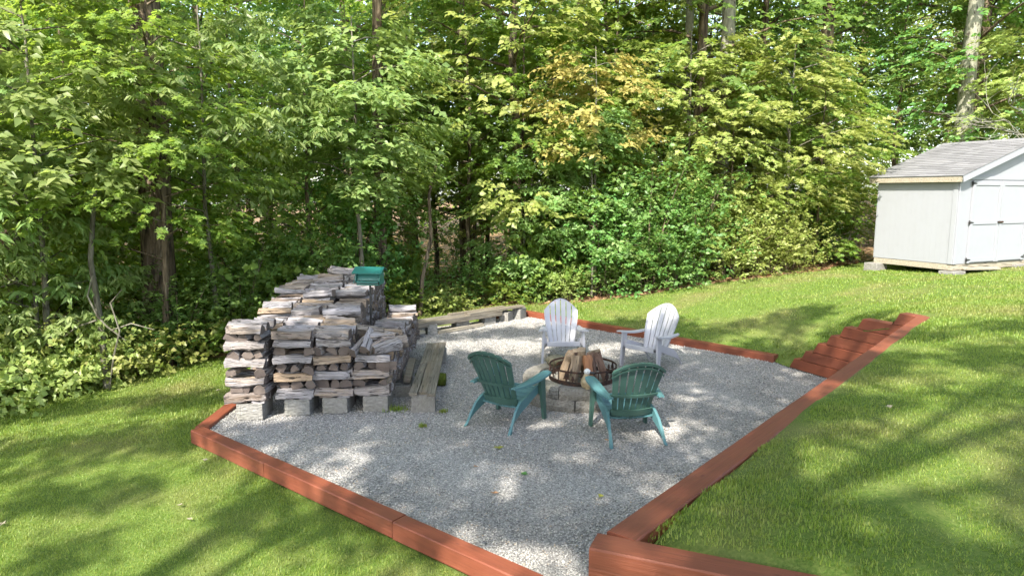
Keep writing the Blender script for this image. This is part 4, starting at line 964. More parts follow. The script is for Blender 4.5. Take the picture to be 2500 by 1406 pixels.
def tree_kind(seed, H, z0, rx, limbs, nspray, lps, ll, wr, style, mat, tr, lobed=False, bark=None, flat=.14, twig=.38, upward=.35):
    q = np.random.default_rng(seed); pr_ = random.Random(seed); mb = MB()
    tp = [Vector((0, 0, -.3))]; n = 7; wx, wy = pr_.uniform(-.3, .3) * H * .06, pr_.uniform(-.3, .3) * H * .06
    for i in range(1, n + 1):
        t = i / n; tp.append(Vector((wx * math.sin(t * 3.1) + pr_.uniform(-.02, .02) * H * .3, wy * math.sin(t * 2.4) + pr_.uniform(-.02, .02) * H * .3, H * .96 * t)))
    mb.tube(tp, [tr * 1.25] + [tr * (1 - .82 * (i / n)) for i in range(1, n + 1)], 8 if tr < .12 else 12)
    def trunk_at(z):
        t = max(0, min(.999, z / (H * .96))) * n; i = int(t); return tp[i].lerp(tp[i + 1], t - i)
    PP = []; DD = []
    for i in range(limbs):
        h = z0 + (H * .97 - z0) * ((i + .5) / limbs) ** .9; t = (h - z0) / (H - z0); prof = math.sin(math.pi * (0.18 + .78 * t)) ** .7
        a = i * 2.399 + pr_.uniform(-.4, .4); L = rx * prof * pr_.uniform(.7, 1.15); p0 = trunk_at(max(h - L * upward * .9, z0 * .5)); d = Vector((math.cos(a), math.sin(a), 0))
        pts = [p0 + d * L * s + Vector((0, 0, L * upward * (1.3 * s - .75 * s * s) + pr_.uniform(-.03, .03) * L)) for s in (0, .33, .66, 1.0)]
        mb.tube(pts, [tr * .32, tr * .22, tr * .13, tr * .05], 5, False)
        k = max(3, int(nspray / limbs * (.5 + prof * .8)))
        s = q.uniform(.28, 1.05, k) ** .8; seg = np.clip(s * 3, 0, 2.999).astype(int); fr = s * 3 - seg; PA = np.array([list(p) for p in pts])
        c = PA[seg] * (1 - fr[:, None]) + PA[seg + 1] * fr[:, None]
        sid = np.array([-math.sin(a), math.cos(a), 0]); spread = L * .36 * (1.1 - s * .5)
        off = q.normal(0, 1, k) * spread
        c = c + sid * off[:, None] + np.array([0, 0, 1]) * (q.normal(0, flat, k) - .10 * np.abs(off))[:, None]
        dd = np.array(list(d)) * (0.6 + s)[:, None] + sid * np.sign(off)[:, None] * q.uniform(.2, .9, k)[:, None] + np.array([0, 0, 1]) * q.normal(-.12, .2, k)[:, None]
        PP.append(c); DD.append(dd)
    PP = np.concatenate(PP); DD = np.concatenate(DD); sl_ = twig * q.uniform(.6, 1.3, len(PP))
    B, Ud, Nn, Ln, Wd = sprays(PP, DD, sl_, lps, ll, wr, style, q)
    return mb.data('trunk', bark or M_BARK, True), leaf_mesh('crown', B, Ud, Nn, Ln, Wd, mat, lobed)
def shrub_kind(seed, H, rx, nspray, lps, ll, wr, mat, style='shrub'):
    q = np.random.default_rng(seed); pr_ = random.Random(seed); mb = MB(); PP = []; DD = []
    nst = 9
    for i in range(nst):
        a = i * 2.399; L = rx * pr_.uniform(.3, .95); top = Vector((math.cos(a) * L, math.sin(a) * L, H * pr_.uniform(.6, 1.0) * math.sqrt(max(.15, 1 - (L / rx) ** 2 * .6))))
        mid = top * .5 + Vector((0, 0, H * .1)); mb.tube([(math.cos(a) * .06, math.sin(a) * .06, -.15), mid, top], [.014, .009, .004], 5, False)
        k = nspray // nst; s = q.uniform(.25, 1.05, k)[:, None]
        c = np.array(list(top)) * s + q.normal(0, 1, (k, 3)) * np.array([rx * .3, rx * .3, H * .17]); c[:, 2] = np.maximum(c[:, 2], .03)
        PP.append(c); DD.append(norm(c * np.array([1, 1, .5]) + .01) + np.array([0, 0, .35]) + q.normal(0, .45, (k, 3)))
    PP = np.concatenate(PP); DD = np.concatenate(DD)
    B, Ud, Nn, Ln, Wd = sprays(PP, DD, ll * 3.0 * q.uniform(.6, 1.3, len(PP)), lps, ll, wr, style, q)
    Nn = Nn + np.repeat(norm(PP * np.array([1, 1, .6]) + .01), lps, axis=0) * .6
    return mb.data('stem', M_BARK), leaf_mesh('foliage', B, Ud, Nn, Ln, Wd, mat)
K = {
 'maple':   tree_kind(11, 6.5, .9, 2.1, 22, 760, 10, .125, .85, 'ovate', LEAF['maple'], .055, True),
 'maple2':  tree_kind(12, 6.0, 1.6, 2.3, 20, 700, 10, .12, .85, 'ovate', LEAF['bright'], .06, True, M_BARKP),
 'beech':   tree_kind(13, 7.0, 1.2, 2.2, 20, 640, 11, .10, .58, 'ovate', LEAF['deep'], .06),
 'beech2':  tree_kind(14, 5.5, .5, 1.9, 17, 560, 11, .105, .55, 'ovate', LEAF['bright'], .045),
 'broad':   tree_kind(15, 5.6, 1.0, 1.6, 20, 760, 8, .175, .55, 'ovate', LEAF['big'], .045, False, M_BARKP, .12, .5),
 'whorl':   tree_kind(16, 5.4, .7, 1.9, 20, 820, 9, .19, .30, 'whorl', LEAF['big'], .06, False, M_BARKP, .14, .4),
 'broadhigh': tree_kind(41, 6.8, 3.1, 1.9, 16, 740, 8, .185, .55, 'ovate', LEAF['big'], .06, False, M_BARKP, .14, .5),
 'whorlhigh': tree_kind(42, 6.8, 3.0, 2.1, 16, 760, 9, .19, .30, 'whorl', LEAF['big'], .06, False, M_BARKP, .16, .45),
 'beechhigh': tree_kind(43, 8.2, 2.5, 2.5, 20, 760, 11, .105, .58, 'ovate', LEAF['deep'], .07),
 'maplehigh': tree_kind(44, 7.8, 2.4, 2.4, 20, 760, 10, .125, .85, 'ovate', LEAF['maple'], .07, True),
 'turning': tree_kind(17, 5.9, 3.2, 1.5, 12, 300, 8, .155, .6, 'ovate', LEAF['yellow'], .04, False, M_BARKP, .12, .45),
 'tall':    tree_kind(18, 17, 4.5, 3.9, 26, 900, 11, .17, .7, 'ovate', LEAF['maple'], .2, False, None, .35, .6),
 'tall2':   tree_kind(19, 16, 3.2, 3.6, 26, 900, 11, .17, .65, 'ovate', LEAF['deep'], .17, False, None, .35, .6),
 'tall3':   tree_kind(20, 15, 2.0, 3.4, 26, 900, 11, .16, .7, 'ovate', LEAF['bright'], .15, False, None, .3, .6),
}
SK = {
 'bush':  shrub_kind(31, 1.6, 1.05, 520, 8, .075, .6, LEAF['shrub']),
 'bush2': shrub_kind(32, 1.3, 1.0, 480, 8, .07, .62, LEAF['bright']),
 'bush3': shrub_kind(33, 1.0, .9, 330, 8, .095, .75, LEAF['maple']),
 'low':   shrub_kind(34, .45, .85, 300, 8, .075, .7, LEAF['bright']),
}
def tree(kind, x, y, sc, rz, label, group, name='tree', cat='tree', zs=1.0, tilt=0.0, sxy=None):
    r_ = empty(name, (x, y, h1(x, y)), rz); sx = sxy or sc; r_.scale = (sx, sx, sc * zs); r_.rotation_euler = (tilt, 0, rz); tag(r_, label, cat, group)
    tm, cm = K[kind]; link('trunk', tm, r_); link('crown', cm, r_); return r_
def shrub(kind, x, y, sc, rz, label, group, zs=1.0, cat='shrub', name='shrub'):
    r_ = empty(name, (x, y, h1(x, y)), rz); r_.scale = (sc, sc, sc * zs); tag(r_, label, cat, group)
    sm, fm = SK[kind]; link('stem', sm, r_); link('foliage', fm, r_); return r_
def px2x(px, Y): return (px - 1250) / 1667 * Y

MARKS = [(-250, 'beyond the left frame edge'), (60, 'at the far left'), (260, 'left of the thick brown trunk'), (420, 'behind the thick brown trunk'), (580, 'left of the woodpile'), (740, 'behind the left half of the woodpile'), (860, 'behind the right half of the woodpile'), (960, 'just right of the bird feeder'), (1080, 'behind the near end of the far bench'), (1200, 'behind the far end of the far bench'), (1330, 'behind the first white chair'), (1440, 'behind the orange-leaved tree'), (1560, 'right of the orange-leaved tree'), (1680, 'behind the second white chair'), (1800, 'behind the bright shrubs'), (1930, 'behind the sunlit maples'), (2060, 'left of the shed'), (2180, 'over the left roof corner of the shed'), (2310, 'over the middle of the shed roof'), (2420, 'by the pale trunk over the shed'), (2560, 'at the right frame edge'), (2900, 'beyond the right frame edge')]
def where(x, y): px = 1250 + 1667 * x / y; return min(MARKS, key=lambda m_: abs(m_[0] - px))[1]
LOOK = {'beech': 'fine-leaved dark', 'beechhigh': 'high-crowned dark', 'maple': 'broad maple-leaved', 'maplehigh': 'high-crowned maple-leaved', 'maple2': 'pale maple-leaved', 'beech2': 'yellow-green', 'tall': 'tall mid green', 'tall2': 'tall dark green', 'tall3': 'tall light green'}
# individually recognisable trees along the edge
T = [
 ('whorl', -8.1, 10.3, .95, 0.3, 'sunlit tree with long drooping leaves filling the left edge above the lawn'),
 ('broadhigh', -6.9, 10.0, .9, 1.2, 'tree with whorls of big leaves and pale bark high at the upper left'),
 ('whorl', -8.9, 9.4, 1.0, 2.1, 'leftmost tree with pale thin trunk at the lawn edge'),
 ('whorl', -7.25, 10.25, .72, 2.6, 'smaller drooping-leaved tree between the pale thin trunk and the thick brown one'),
 ('maplehigh', -5.6, 10.9, .86, 3.3, 'maple crown hanging over the upper part of the thick brown trunk'),
 ('whorlhigh', -5.2, 11.9, .9, 4.0, 'drooping-leaved tree in front of the thick brown trunk'),
 ('maple', -8.6, 13.6, 1.15, 1.9, 'green maple between the left edge trees and the thick trunk'),
 ('beech', -4.2, 14.4, 1.0, .2, 'dark fine-leaved tree behind the left of the woodpile'),
 ('broadhigh', -3.02, 13.7, .92, 5.0, 'big-leaved slender tree with straight pale trunk behind the bird feeder'),
 ('beech', -3.9, 16.8, 1.1, 2.0, 'dark green tree right behind the big-leaved feeder tree'),
 ('beechhigh', -1.2, 17.3, 1.0, 3.1, 'layered dark tree above the shaded gap in the wood'),
 ('maplehigh', .3, 17.2, .92, .9, 'maple with drooping sprays over the brown leaf-litter gap'),
 ('broad', .45, 16.4, .78, 2.2, 'small round-leaved sapling with one sunlit spray behind the far bench'),
 ('broad', 1.75, 16.6, .85, .5, 'thin green sapling with round leaves rising from the big dark bush'),
 ('turning', 1.95, 15.9, 1.0, 1.3, 'tree with orange and yellow turning leaves above the white chairs'),
 ('beech2', 3.3, 17.8, 1.1, 5.5, 'pale yellow-green tree just right of the orange one'),
 ('maple2', 4.6, 18.0, 1.1, .4, 'sunlit maple with layered pale sprays behind the right lawn'),
 ('beech2', 5.7, 17.9, 1.0, 1.7, 'bright leafy tree over the right-hand bright shrubs'),
 ('maple2', 7.0, 17.6, 1.0, 2.9, 'pale green maple close to the left corner of the shed'),
 ('maple', 8.1, 18.2, .80, 4.4, 'short bushy maple crowding the back corner of the shed'),
 ('beech2', 9.0, 19.2, .72, .8, 'narrow-leaved sunlit sapling rising over the shed roof'),
 ('maple2', 14.2, 18.6, 1.15, 5.2, 'sunlit maple with hanging sprays at the upper right edge'),
]
for (k, x, y, s, rz, lab) in T: tree(k, x, y, s, rz, lab, 'trees along the lawn edge')
# second row
q = random.Random(3)
for i, (x, y) in enumerate([(-14, 14), (-11.5, 12.5), (-11, 16.5), (-9.6, 18), (-7, 17.3), (-6.2, 20), (-4.6, 19.2), (-2.6, 21), (-.6, 22), (1.2, 20.3), (2.8, 19.2), (3.9, 21.3), (5.4, 20), (6.6, 21.6), (8.0, 21), (10.4, 22.5), (12.2, 21.8), (14.8, 22.2), (17, 21), (18.5, 18), (-16.5, 17)]):
    k = q.choice(['beechhigh', 'maplehigh']) if -3.5 < x < 3 else q.choice(['beech', 'maple', 'beech', 'maple2', 'beech2'] if x > 1 else ['beech', 'maple', 'beech', 'maple'])
    tree(k, x + q.uniform(-.3, .3), y + q.uniform(-.3, .3), q.uniform(1.05, 1.4), q.uniform(0, 6), f'{LOOK[k]} understory tree {where(x, y)}', 'understory trees in the wood')
# tall forest trees
pts = []
for row, (y0, n_, x0, x1) in enumerate([(18.5, 9, -19, 19), (24, 10, -23, 23), (30, 11, -28, 28), (37, 12, -33, 33), (45, 13, -40, 40)]):
    for i in range(n_):
        x = x0 + (x1 - x0) * (i + .5) / n_ + q.uniform(-1, 1); y = y0 + q.uniform(-1.8, 1.8)
        if row == 0 and 7 < x < 14: y += 2.0
        k = q.choice(['tall', 'tall2', 'tall3'] if x > 0 else ['tall', 'tall2', 'tall2'])
        lab = f'{LOOK[k]} {["near", "mid-wood", "deep", "deeper", "farthest"][row]} forest tree {where(x, y)}'
        tree(k, x, y, q.uniform(.85, 1.15), q.uniform(0, 6), lab, ['tall trees close behind the edge', 'tall trees mid wood', 'tall trees deep in the wood', 'tall trees deep in the wood', 'tall trees at the far back'][row])

# bare trunks that show as trunks, each with its canopy high out of the frame
def big_trunk(x, y, r0, h, label, mat, lean=(0, 0), name='tree', crown='tall', cs=.9, n=14):
    zg = h1(x, y); r_ = empty(name, (x, y, zg)); tag(r_, label, 'tree'); m = MB(); pts = []; rr = []
    for i in range(11):
        t = i / 10; pts.append((lean[0] * t + .05 * math.sin(t * 5 + x), lean[1] * t + .05 * math.cos(t * 4 + x), -.3 + (h + .3) * t)); rr.append(r0 * (1.28 - .5 * t if t < .08 else 1.08 - .45 * t) if i else r0 * 1.5)
    m.tube(pts, rr, n); 
    for v in m.v: v += Vector((noise.noise(v * 3 + Vector((x, 0, 0))), noise.noise(v * 3 + Vector((0, y, 5))), 0)) * r0 * .22
    m.build('trunk', mat, r_, True)
    if crown:
        c = link('crown', K[crown][1], r_); c.location = (lean[0], lean[1], h - 8); c.scale = (cs, cs, cs * .8)
    return r_
big_trunk(-6.2, 11.75, .27, 13, 'thick brown rough-barked tree trunk behind the left shrubs', M_BARK, (.1, .3))
big_trunk(12.35, 19.2, .23, 14, 'pale straight trunk rising behind the shed roof', M_BARKL, (.1, 0))
big_trunk(14.2, 21.5, .25, 14, 'dark thick trunk right of the pale trunk behind the shed', M_BARK)
big_trunk(15.6, 20.6, .24, 14, 'dark trunk at the right frame edge behind the shed', M_BARK)
big_trunk(9.0, 20.2, .2, 14, 'brownish trunk high behind the right maples', M_BARK)
big_trunk(5.7, 18.9, .2, 13, 'pale broken trunk showing through the sunlit maples', M_BARKL)
big_trunk(4.9, 19.8, .14, 13, 'slim pale trunk left of the broken one in the maples', M_BARKL)
big_trunk(-2.95, 15.6, .13, 12, 'dark trunk just right of the pale sapling behind the feeder', M_BARK)
big_trunk(-8.85, 12.2, .20, 12, 'dark trunk in shade at the left frame edge', M_BARK)
def thin_stem(pts, r0, label, mat=None):
    x, y = pts[0][:2]; r_ = empty('sapling', (x, y, h1(x, y))); tag(r_, label, 'sapling'); m = MB()
    P = [Vector(p) - Vector((x, y, 0)) for p in pts]; k = len(P); m.tube([P[0] - Vector((0, 0, .3))] + P, [r0] + [r0 * (1 - .6 * i / k) for i in range(k)], 7); m.build('trunk', mat or M_BARKP, r_, True)
    tip = P[-1]; q2 = np.random.default_rng(int(abs(x * 91))); kk = 26
    PP = np.array(list(tip)) + q2.normal(0, 1, (kk, 3)) * [.45, .45, .35]; DD = q2.normal(0, 1, (kk, 3)) * [1, 1, .3]
    B, Ud, Nn, Ln, Wd = sprays(PP, DD, np.full(kk, .35), 8, .13, .55, 'ovate', q2); link('crown', leaf_mesh('crown', B, Ud, Nn, Ln, Wd, LEAF['maple']), r_)
thin_stem([(-6.05, 9.9, 0), (-6.1, 9.95, 1.0), (-6.2, 10.0, 1.9), (-6.1, 10.1, 3.0)], .055, 'thin pale trunk standing in the shrubs left of the lawn')
thin_stem([(-7.9, 10.9, 0), (-8.0, 10.9, 1.2), (-7.95, 11, 2.4), (-7.9, 11, 3.6)], .085, 'straight grey-brown trunk near the left edge of the wood')
thin_stem([(-2.0, 14.6, 0), (-1.95, 14.7, .8), (-1.75, 14.8, 1.7), (-1.8, 14.9, 2.6), (-1.6, 15, 3.4)], .05, 'crooked dark sapling leaning right behind the woodpile', M_BARK)
thin_stem([(.25, 16.3, 0), (.28, 16.3, 1.2), (.3, 16.3, 2.3)], .028, 'thin reddish stem in front of the litter gap')
thin_stem([(-.9, 18.5, 0), (-.8, 18.6, 1.5), (-.95, 18.6, 3.2)], .06, 'dark stem left in the shaded leaf-litter gap', M_BARK)
thin_stem([(.05, 20, 0), (.1, 20, 1.5), (-.05, 20, 3.2)], .05, 'dark stem in the middle of the shaded gap', M_BARK)
thin_stem([(-1.3, 22, 0), (-1.2, 22, 2.0), (-1.35, 22, 4)], .07, 'distant dark stem at the back of the shaded gap', M_BARK)
thin_stem([(1.85, 15.7, 0), (1.87, 15.7, 1.8), (1.8, 15.7, 3)], .03, 'greenish stem rising out of the big dark bush')

# dead bare branches over the shed
db = empty('dead_branch', (12.9, 16.9, h1(12.9, 16.9))); tag(db, 'grey leafless branches reaching left over the shed', 'branch')
def branches():
    q = random.Random(9); m = MB()
    def grow(p, d, L, r_, dep):
        pts = [p]; c = p.copy(); dd = d.copy()
        for i in range(5):
            dd = (dd + Vector((q.uniform(-.22, .22), q.uniform(-.22, .22), q.uniform(-.16, .20)))).normalized(); c = c + dd * L / 5; pts.append(c.copy())
        m.tube(pts, [r_ * (1 - .75 * i / 5) for i in range(6)], 5, False)
        if dep > 0:
            for i in range(5):
                k = q.randrange(1, 6); nd = (dd + Vector((q.uniform(-.8, .8), q.uniform(-.7, .7), q.uniform(-.6, .6)))).normalized(); grow(pts[k], nd, L * q.uniform(.4, .6), r_ * .5, dep - 1)
    m.tube([(0, 0, -.2), (0, .05, 2.2), (-.25, 0, 4.2)], [.08, .06, .035], 7)
    grow(Vector((0, 0, 3.6)), Vector((-1, -.1, .12)), 2.4, .022, 2); grow(Vector((-.1, 0, 3.0)), Vector((-1, .1, .25)), 2.2, .022, 2); grow(Vector((0, 0, 2.4)), Vector((-.7, .1, .8)), 1.9, .02, 2)
    m.build('bare_twigs', M_BARKL, db)
branches()
tw = empty('dead_vine', (-5.9, 9.7, h1(-5.9, 9.7))); tag(tw, 'bare twisting vine stems round the thin pale trunk at left', 'vine'); m = MB()
for s in ([(0, 0, 0), (.1, 0, .5), (.25, -.05, .9), (.12, 0, 1.3), (.3, 0, 1.5)], [(.1, 0, .9), (.4, 0, 1.0), (.75, -.05, .92)], [(-.1, 0, 1.7), (-.2, 0, 1.4), (-.08, 0, 1.1), (.05, 0, .95), (.3, 0, .75)], [(-.1, 0, 1.05), (-.4, 0, .95), (-.6, 0, .8)]):
    m.tube(s, [.012] * (len(s) - 1) + [.005], 5)
m.build('vine_stem', M_BARKP, tw)

# shrubs along the edge
SH = [
 ('low', -7.9, 9.5, 1.3, 'tallish bright plants among the left low growth', 1.8), ('bush2', -7.4, 10.0, .8, 'small bright bush left of the thin pale trunk', .8), ('bush2', -8.9, 8.9, .9, 'bright bush at the left frame edge', .8), ('low', -5.9, 10.7, 1.1, 'bright low plants below the thick brown trunk', 1.5), ('bush2', -6.3, 10.75, .7, 'small pale bush below the thick brown trunk', .8), ('low', -7.0, 9.9, 1.2, 'bright low plants round the dead vine', 1.8),
 ('low', -8.3, 8.6, 1.1, 'bright low leafy plants at the far left lawn edge', 1.2), ('low', -7.3, 9.3, 1.2, 'low sunlit ground plants left of the thin pale trunk', 1.3), ('low', -6.5, 10.1, 1.1, 'low sunlit ground plants right of the thin pale trunk', 1.5),
 ('bush3', -7.8, 10.0, 1.0, 'mid green shrub near the left frame edge', .9), ('bush3', -6.6, 10.8, .8, 'leafy shrub in front of the thick brown trunk', 1.0), ('bush3', -9.4, 9.4, 1.1, 'leafy shrub cut by the left frame edge', 1.0),
 ('bush3', -6.9, 13.2, 1.5, 'tall leafy shrub right behind the thick brown trunk', 1.3), ('bush3', -5.1, 13.6, 1.6, 'tall loose shrub left behind the woodpile', 1.4), ('bush', -3.6, 15.2, 1.5, 'tall green shrub behind the middle of the woodpile', 1.4), ('bush3', -8.3, 11.6, 1.4, 'loose tall shrub in shade near the left frame edge', 1.3),
 ('bush', -5.6, 11.2, .95, 'rounded green shrub at the lawn edge left of the woodpile', .95), ('bush', -4.9, 12.2, 1.1, 'dense green shrub directly left behind the woodpile', 1.15), ('bush', -5.75, 11.0, .7, 'shrub under the thick brown trunk', .9),
 ('bush', -4.1, 13.4, 1.1, 'green shrub rising behind the woodpile top', 1.25), ('bush3', -4.6, 11.7, .8, 'small broad-leaved shrub touching the left of the woodpile', .9),
 ('bush3', -3.1, 14.4, .95, 'leafy shrub behind the bird feeder', 1.1), ('bush', -2.2, 15.4, .8, 'low dark shrub right of the bird feeder', .9), ('low', -1.7, 15.2, 1.0, 'low green plants at the foot of the crooked sapling', 1.2),
 ('bush', -1.0, 15.9, .75, 'small green shrub left behind the far plank bench', 1.0), ('bush3', -.2, 15.9, .8, 'small leafy shrub behind the middle of the far bench', .9), ('bush', .5, 15.9, .75, 'low shrub behind the far corner of the gravel', .9),
 ('bush3', .75, 16.3, 1.0, 'round-leaved shrub left of the big dark bush', 1.6), ('bush2', 1.35, 15.8, .72, 'pale sunlit shrub behind the first white chair', .9),
 ('bush', 2.15, 15.95, 1.3, 'left part of the big dark evergreen bush', 1.25), ('bush', 3.2, 16.1, 1.55, 'big dark glossy bush behind the white chairs', 1.3), ('bush', 4.4, 16.4, 1.4, 'right part of the big dark bush', 1.25), ('bush', 2.7, 15.9, .9, 'low dark bush skirting the lawn edge', .95), ('bush', 3.8, 16.1, .9, 'dark bush at the lawn edge right of the white chairs', 1.0),
 ('bush2', 5.3, 16.5, 1.15, 'bright yellow-green shrub right of the dark bush', 1.15), ('bush2', 6.1, 16.5, 1.1, 'sunlit shrub in the middle of the right treeline', 1.05), ('bush2', 6.7, 16.7, .95, 'bright shrub beside the dark gap near the shed', 1.1), ('bush2', 6.2, 17.4, 1.2, 'taller bright shrub behind the sunlit ones', 1.3),
 ('bush3', 7.2, 18.6, 1.0, 'shrub in the dark gap behind the lawn', 1.2), ('bush', 8.3, 18.9, 1.1, 'shaded shrub behind the shed corner', 1.4), ('bush3', 1.5, 17.3, 1.2, 'leafy shrub behind the orange tree', 1.6), ('bush3', 12.8, 19.0, 1.2, 'shrub behind the shed', 1.5),
]
for i, (k, x, y, s, lab, zs) in enumerate(SH): shrub(k, x, y, s, i * 1.3, lab, 'shrubs along the lawn edge', zs)
q = random.Random(12)
for i in range(26):
    x = q.uniform(-14, 13); y = q.uniform(19, 30)
    if -2.4 < x < 1.2 and y < 26: continue
    shrub(q.choice(['bush', 'bush3', 'bush2'] if x > 2 else ['bush', 'bush3']), x, y, q.uniform(.9, 1.5), i * .9, f'{["round", "ragged", "spreading", "upright"][i % 4]} {"leafy" if y < 22 else "shaded" if y < 26 else "distant"} undergrowth shrub inside the wood, {where(x, y)}', 'undergrowth shrubs inside the wood', q.uniform(.8, 1.3))

# litter leaves in the gap, far wood
def litter():
    q = np.random.default_rng(5); n = 14000; X = q.uniform(-9, 9, n); Y = q.uniform(15.4, 30, n); ok = ~inpoly_np(X, Y, LAWN); X, Y = X[ok], Y[ok]; n = len(X)
    B = np.stack([X, Y, hgt(X, Y) + .02], 1); a = q.uniform(0, 6.28, n); Ud = np.stack([np.cos(a), np.sin(a), q.normal(0, .25, n)], 1); Nn = np.array([0, 0, 1.0]) + q.normal(0, .35, (n, 3))
    n_ = NT('dead_leaf'); c = n_.ramp(n_.island(), [(0, (.07, .035, .018)), (.5, (.20, .10, .045)), (1, (.38, .24, .13))]); mt = n_.done(n_.bsdf(c, .7))
    link('leaf_litter', leaf_mesh('leaf_litter', B, Ud, Nn, q.uniform(.08, .16, n), q.uniform(.05, .1, n), mt, simple=True), kind='stuff')
litter()
def far_wood():
    q = np.random.default_rng(6); n = 90000; X = q.uniform(-60, 62, n); Y = q.uniform(50, 64, n); Z = q.uniform(-.5, 24, n)
    keep = np.array([noise.noise(Vector((x * .35, y * .35, z * .5))) for x, y, z in zip(X, Y, Z)]) > -.12; X, Y, Z = X[keep], Y[keep], Z[keep]; n = len(X)
    B = np.stack([X, Y, Z], 1); Ud = q.normal(0, 1, (n, 3)) * [1, 1, .4]; Nn = np.array([0, -.3, 1.0]) + q.normal(0, .5, (n, 3))
    link('far_woods', leaf_mesh('far_woods', B, Ud, Nn, q.uniform(.35, .6, n), q.uniform(.25, .45, n), LEAF['maple'], simple=True), kind='stuff')
far_wood()

# ------------------------------------------------------------------ tall trees standing behind the camera and to the left: they throw the dappled shade
LIT = [  # sunny gaps on the ground: x, y, half length, half width, angle
 (-4.4, 9.7, 1.3, .35, .25), (-5.8, 8.2, .9, .3, .2), (-4.6, 8.0, .8, .22, .1), (-5.9, 6.9, 1.0, .25, .1), (-4.1, 6.55, 1.1, .22, .25), (-2.9, 6.3, .5, .25, .3), (-3.4, 5.6, .9, .3, .25), (-4.9, 5.6, .7, .25, .1), (-2.6, 4.95, .8, .42, .2), (-4.3, 4.7, .6, .35, .2),
 (-1.6, 4.6, .6, .25, .2), (-.8, 4.45, .5, .2, 0), (-3.3, 4.0, .6, .3, .1), (-3.0, 7.65, .5, .28, .1), (-3.1, 8.3, .5, .5, 0), (-1.7, 5.95, .45, .22, .3), (-1.9, 6.5, .15, .1, 0),
 (-.15, 4.75, .42, .30, -.3), (.3, 4.3, .3, .2, 0), (.75, 6.55, .22, .16, 0), (-.1, 5.65, .25, .12, .2), (1.75, 7.35, .35, .3, .2), (1.35, 6.95, .4, .12, 0), (-.1, 6.1, .18, .12, 0), (1.25, 5.9, .25, .18, 0), (-1.6, 6.7, .25, .1, 0), (1.1, 7.6, .2, .1, 0), (.5, 7.5, .15, .1, 0), (2.3, 8.4, .3, .12, 0), (1.4, 10.9, .4, .15, .3), (.2, 10.9, .4, .15, .3), (-.6, 11.5, 1.3, .45, .3), (2.2, 11.3, .8, .35, -.3), (-.9, 13, .8, .3, .4), (-2.0, 13.5, 1.2, .4, .2), (.5, 14.3, .8, .3, 0), (2.3, 13.6, 1.0, .3, -.4), (.55, 8.9, .3, .3, 0),
 (1.35, 3.55, .45, .34, .4), (1.95, 3.25, .4, .3, .3), (2.55, 5.05, .5, .12, .5), (3.3, 5.2, .6, .25, .3), (3.6, 6.3, 1.0, .28, .2), (4.6, 7.6, 1.1, .3, .1), (3.2, 4.2, .5, .2, .3), (5.6, 8.2, 1.5, .35, .1), (2.5, 3.9, .3, .2, .3), (4.2, 5.2, .5, .25, .2), (.95, 3.25, .3, .12, .9), (1.6, 4.15, .5, .1, .85), (5.5, 6.6, .8, .3, .1),
 (5.2, 10.9, .7, .25, .3), (3.9, 11.3, .5, .2, .2), (6.5, 9.4, 1.6, .5, .1), (4.4, 13.2, 1.0, .3, .1), (-2.5, 9.4, .6, .2, 0), (-2.9, 10.3, .4, .3, 0)]
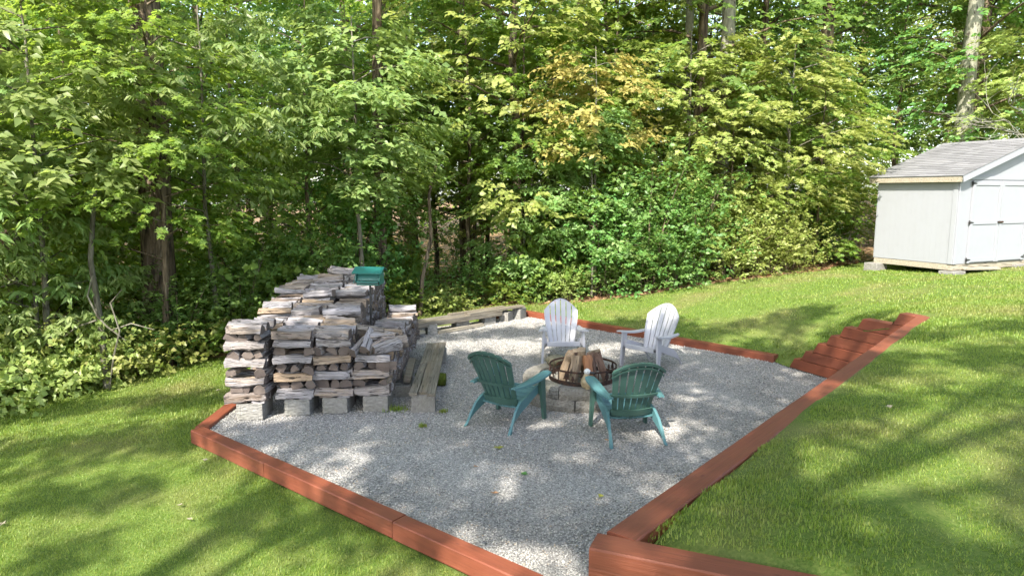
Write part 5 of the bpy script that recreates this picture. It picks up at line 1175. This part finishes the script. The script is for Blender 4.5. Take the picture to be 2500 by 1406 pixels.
def canopy():
    q = np.random.default_rng(21); P = []
    for gx in np.arange(-10, 10.5, .25):
        for gy in np.arange(0.2, 14.2, .25):
            x = gx + q.uniform(-.12, .12); y = gy + q.uniform(-.12, .12)
            if y > 13.0 and x > -2: continue
            if x > 5.5 and y > 9.2 + .12 * (x - 5.5): continue
            if x > 3.2 and y > 12.0: continue
            if x < -3.2 and y > 10.2 + .5 * min(0, x + 4): continue
            if x < -7.5: 
                if q.uniform() < .5: continue
            lit = False
            for (lx, ly, a_, b_, an) in LIT:
                if lx < -1.8 and ly < 8: a_ *= .9; b_ *= .8
                elif ly < 7 and inpoly(lx, ly, PIT): a_ *= .65; b_ *= .6
                dx, dy = x - lx, y - ly; c, s = math.cos(an), math.sin(an); uu = (dx * c + dy * s) / (a_ * 1.1 + .14); vv = (-dx * s + dy * c) / (b_ * 1.1 + .15)
                if uu * uu + vv * vv < 1: lit = True; break
            if lit: continue
            t = q.uniform(13.0, 15.5); zg = 0.0 if inpoly(x, y, PIT) else (float(hlow(np.array([x]), np.array([y]))[0]) if inpoly(x, y, LOWP) else h1(x, y)); P.append((x + SUN.x * t, y + SUN.y * t, zg + SUN.z * t))
    P = np.array(P); n = len(P); L = 30
    C = np.repeat(P, L, 0) + q.normal(0, 1, (n * L, 3)) * [.15, .15, .15]
    Ud = q.normal(0, 1, (n * L, 3)) * [1, 1, .3]; Nn = np.array([0, 0, 1.0]) + q.normal(0, .4, (n * L, 3))
    Ln = q.uniform(.13, .2, n * L); Wd = Ln * .7
    # share the foliage between the trees whose limbs carry it
    roots = [(-13.5, -1.0), (-7.0, -5.5), (-2.0, -4.5)]
    labs = ['tall shade tree left of the lawn outside the picture', 'tall shade tree behind the camera to the left', 'tall shade tree behind the camera']
    own = np.argmin(np.stack([np.hypot(C[:, 0] - a - 2, C[:, 1] - b - 4) for a, b in roots]), 0)
    for i, (a, b) in enumerate(roots):
        sel = own == i; z0 = -1.0 if i < 2 else -.6; r_ = empty('shade_tree', (a, b, z0)); tag(r_, labs[i], 'tree')
        CC = C[sel] - np.array([a, b, z0]); link('crown', leaf_mesh('crown', CC, Ud[sel], Nn[sel], Ln[sel], Wd[sel], LEAF['maple'], simple=True), r_)
        m = MB(); m.tube([(0, 0, -.3), (.1, .1, 4), (.3, .5, 8), (.6, 1.2, 11.5)], [.38, .3, .22, .1], 12); pr_ = random.Random(i)
        for k in range(14):
            j = pr_.randrange(len(CC)); e = Vector(CC[j]); s0 = Vector((.3, .5, 7.5 + pr_.uniform(-1, 2))); m.tube([s0, s0.lerp(e, .5) + Vector((0, 0, .5)), e], [.06, .035, .012], 6, False)
        m.build('trunk', M_BARK, r_, True)
canopy()
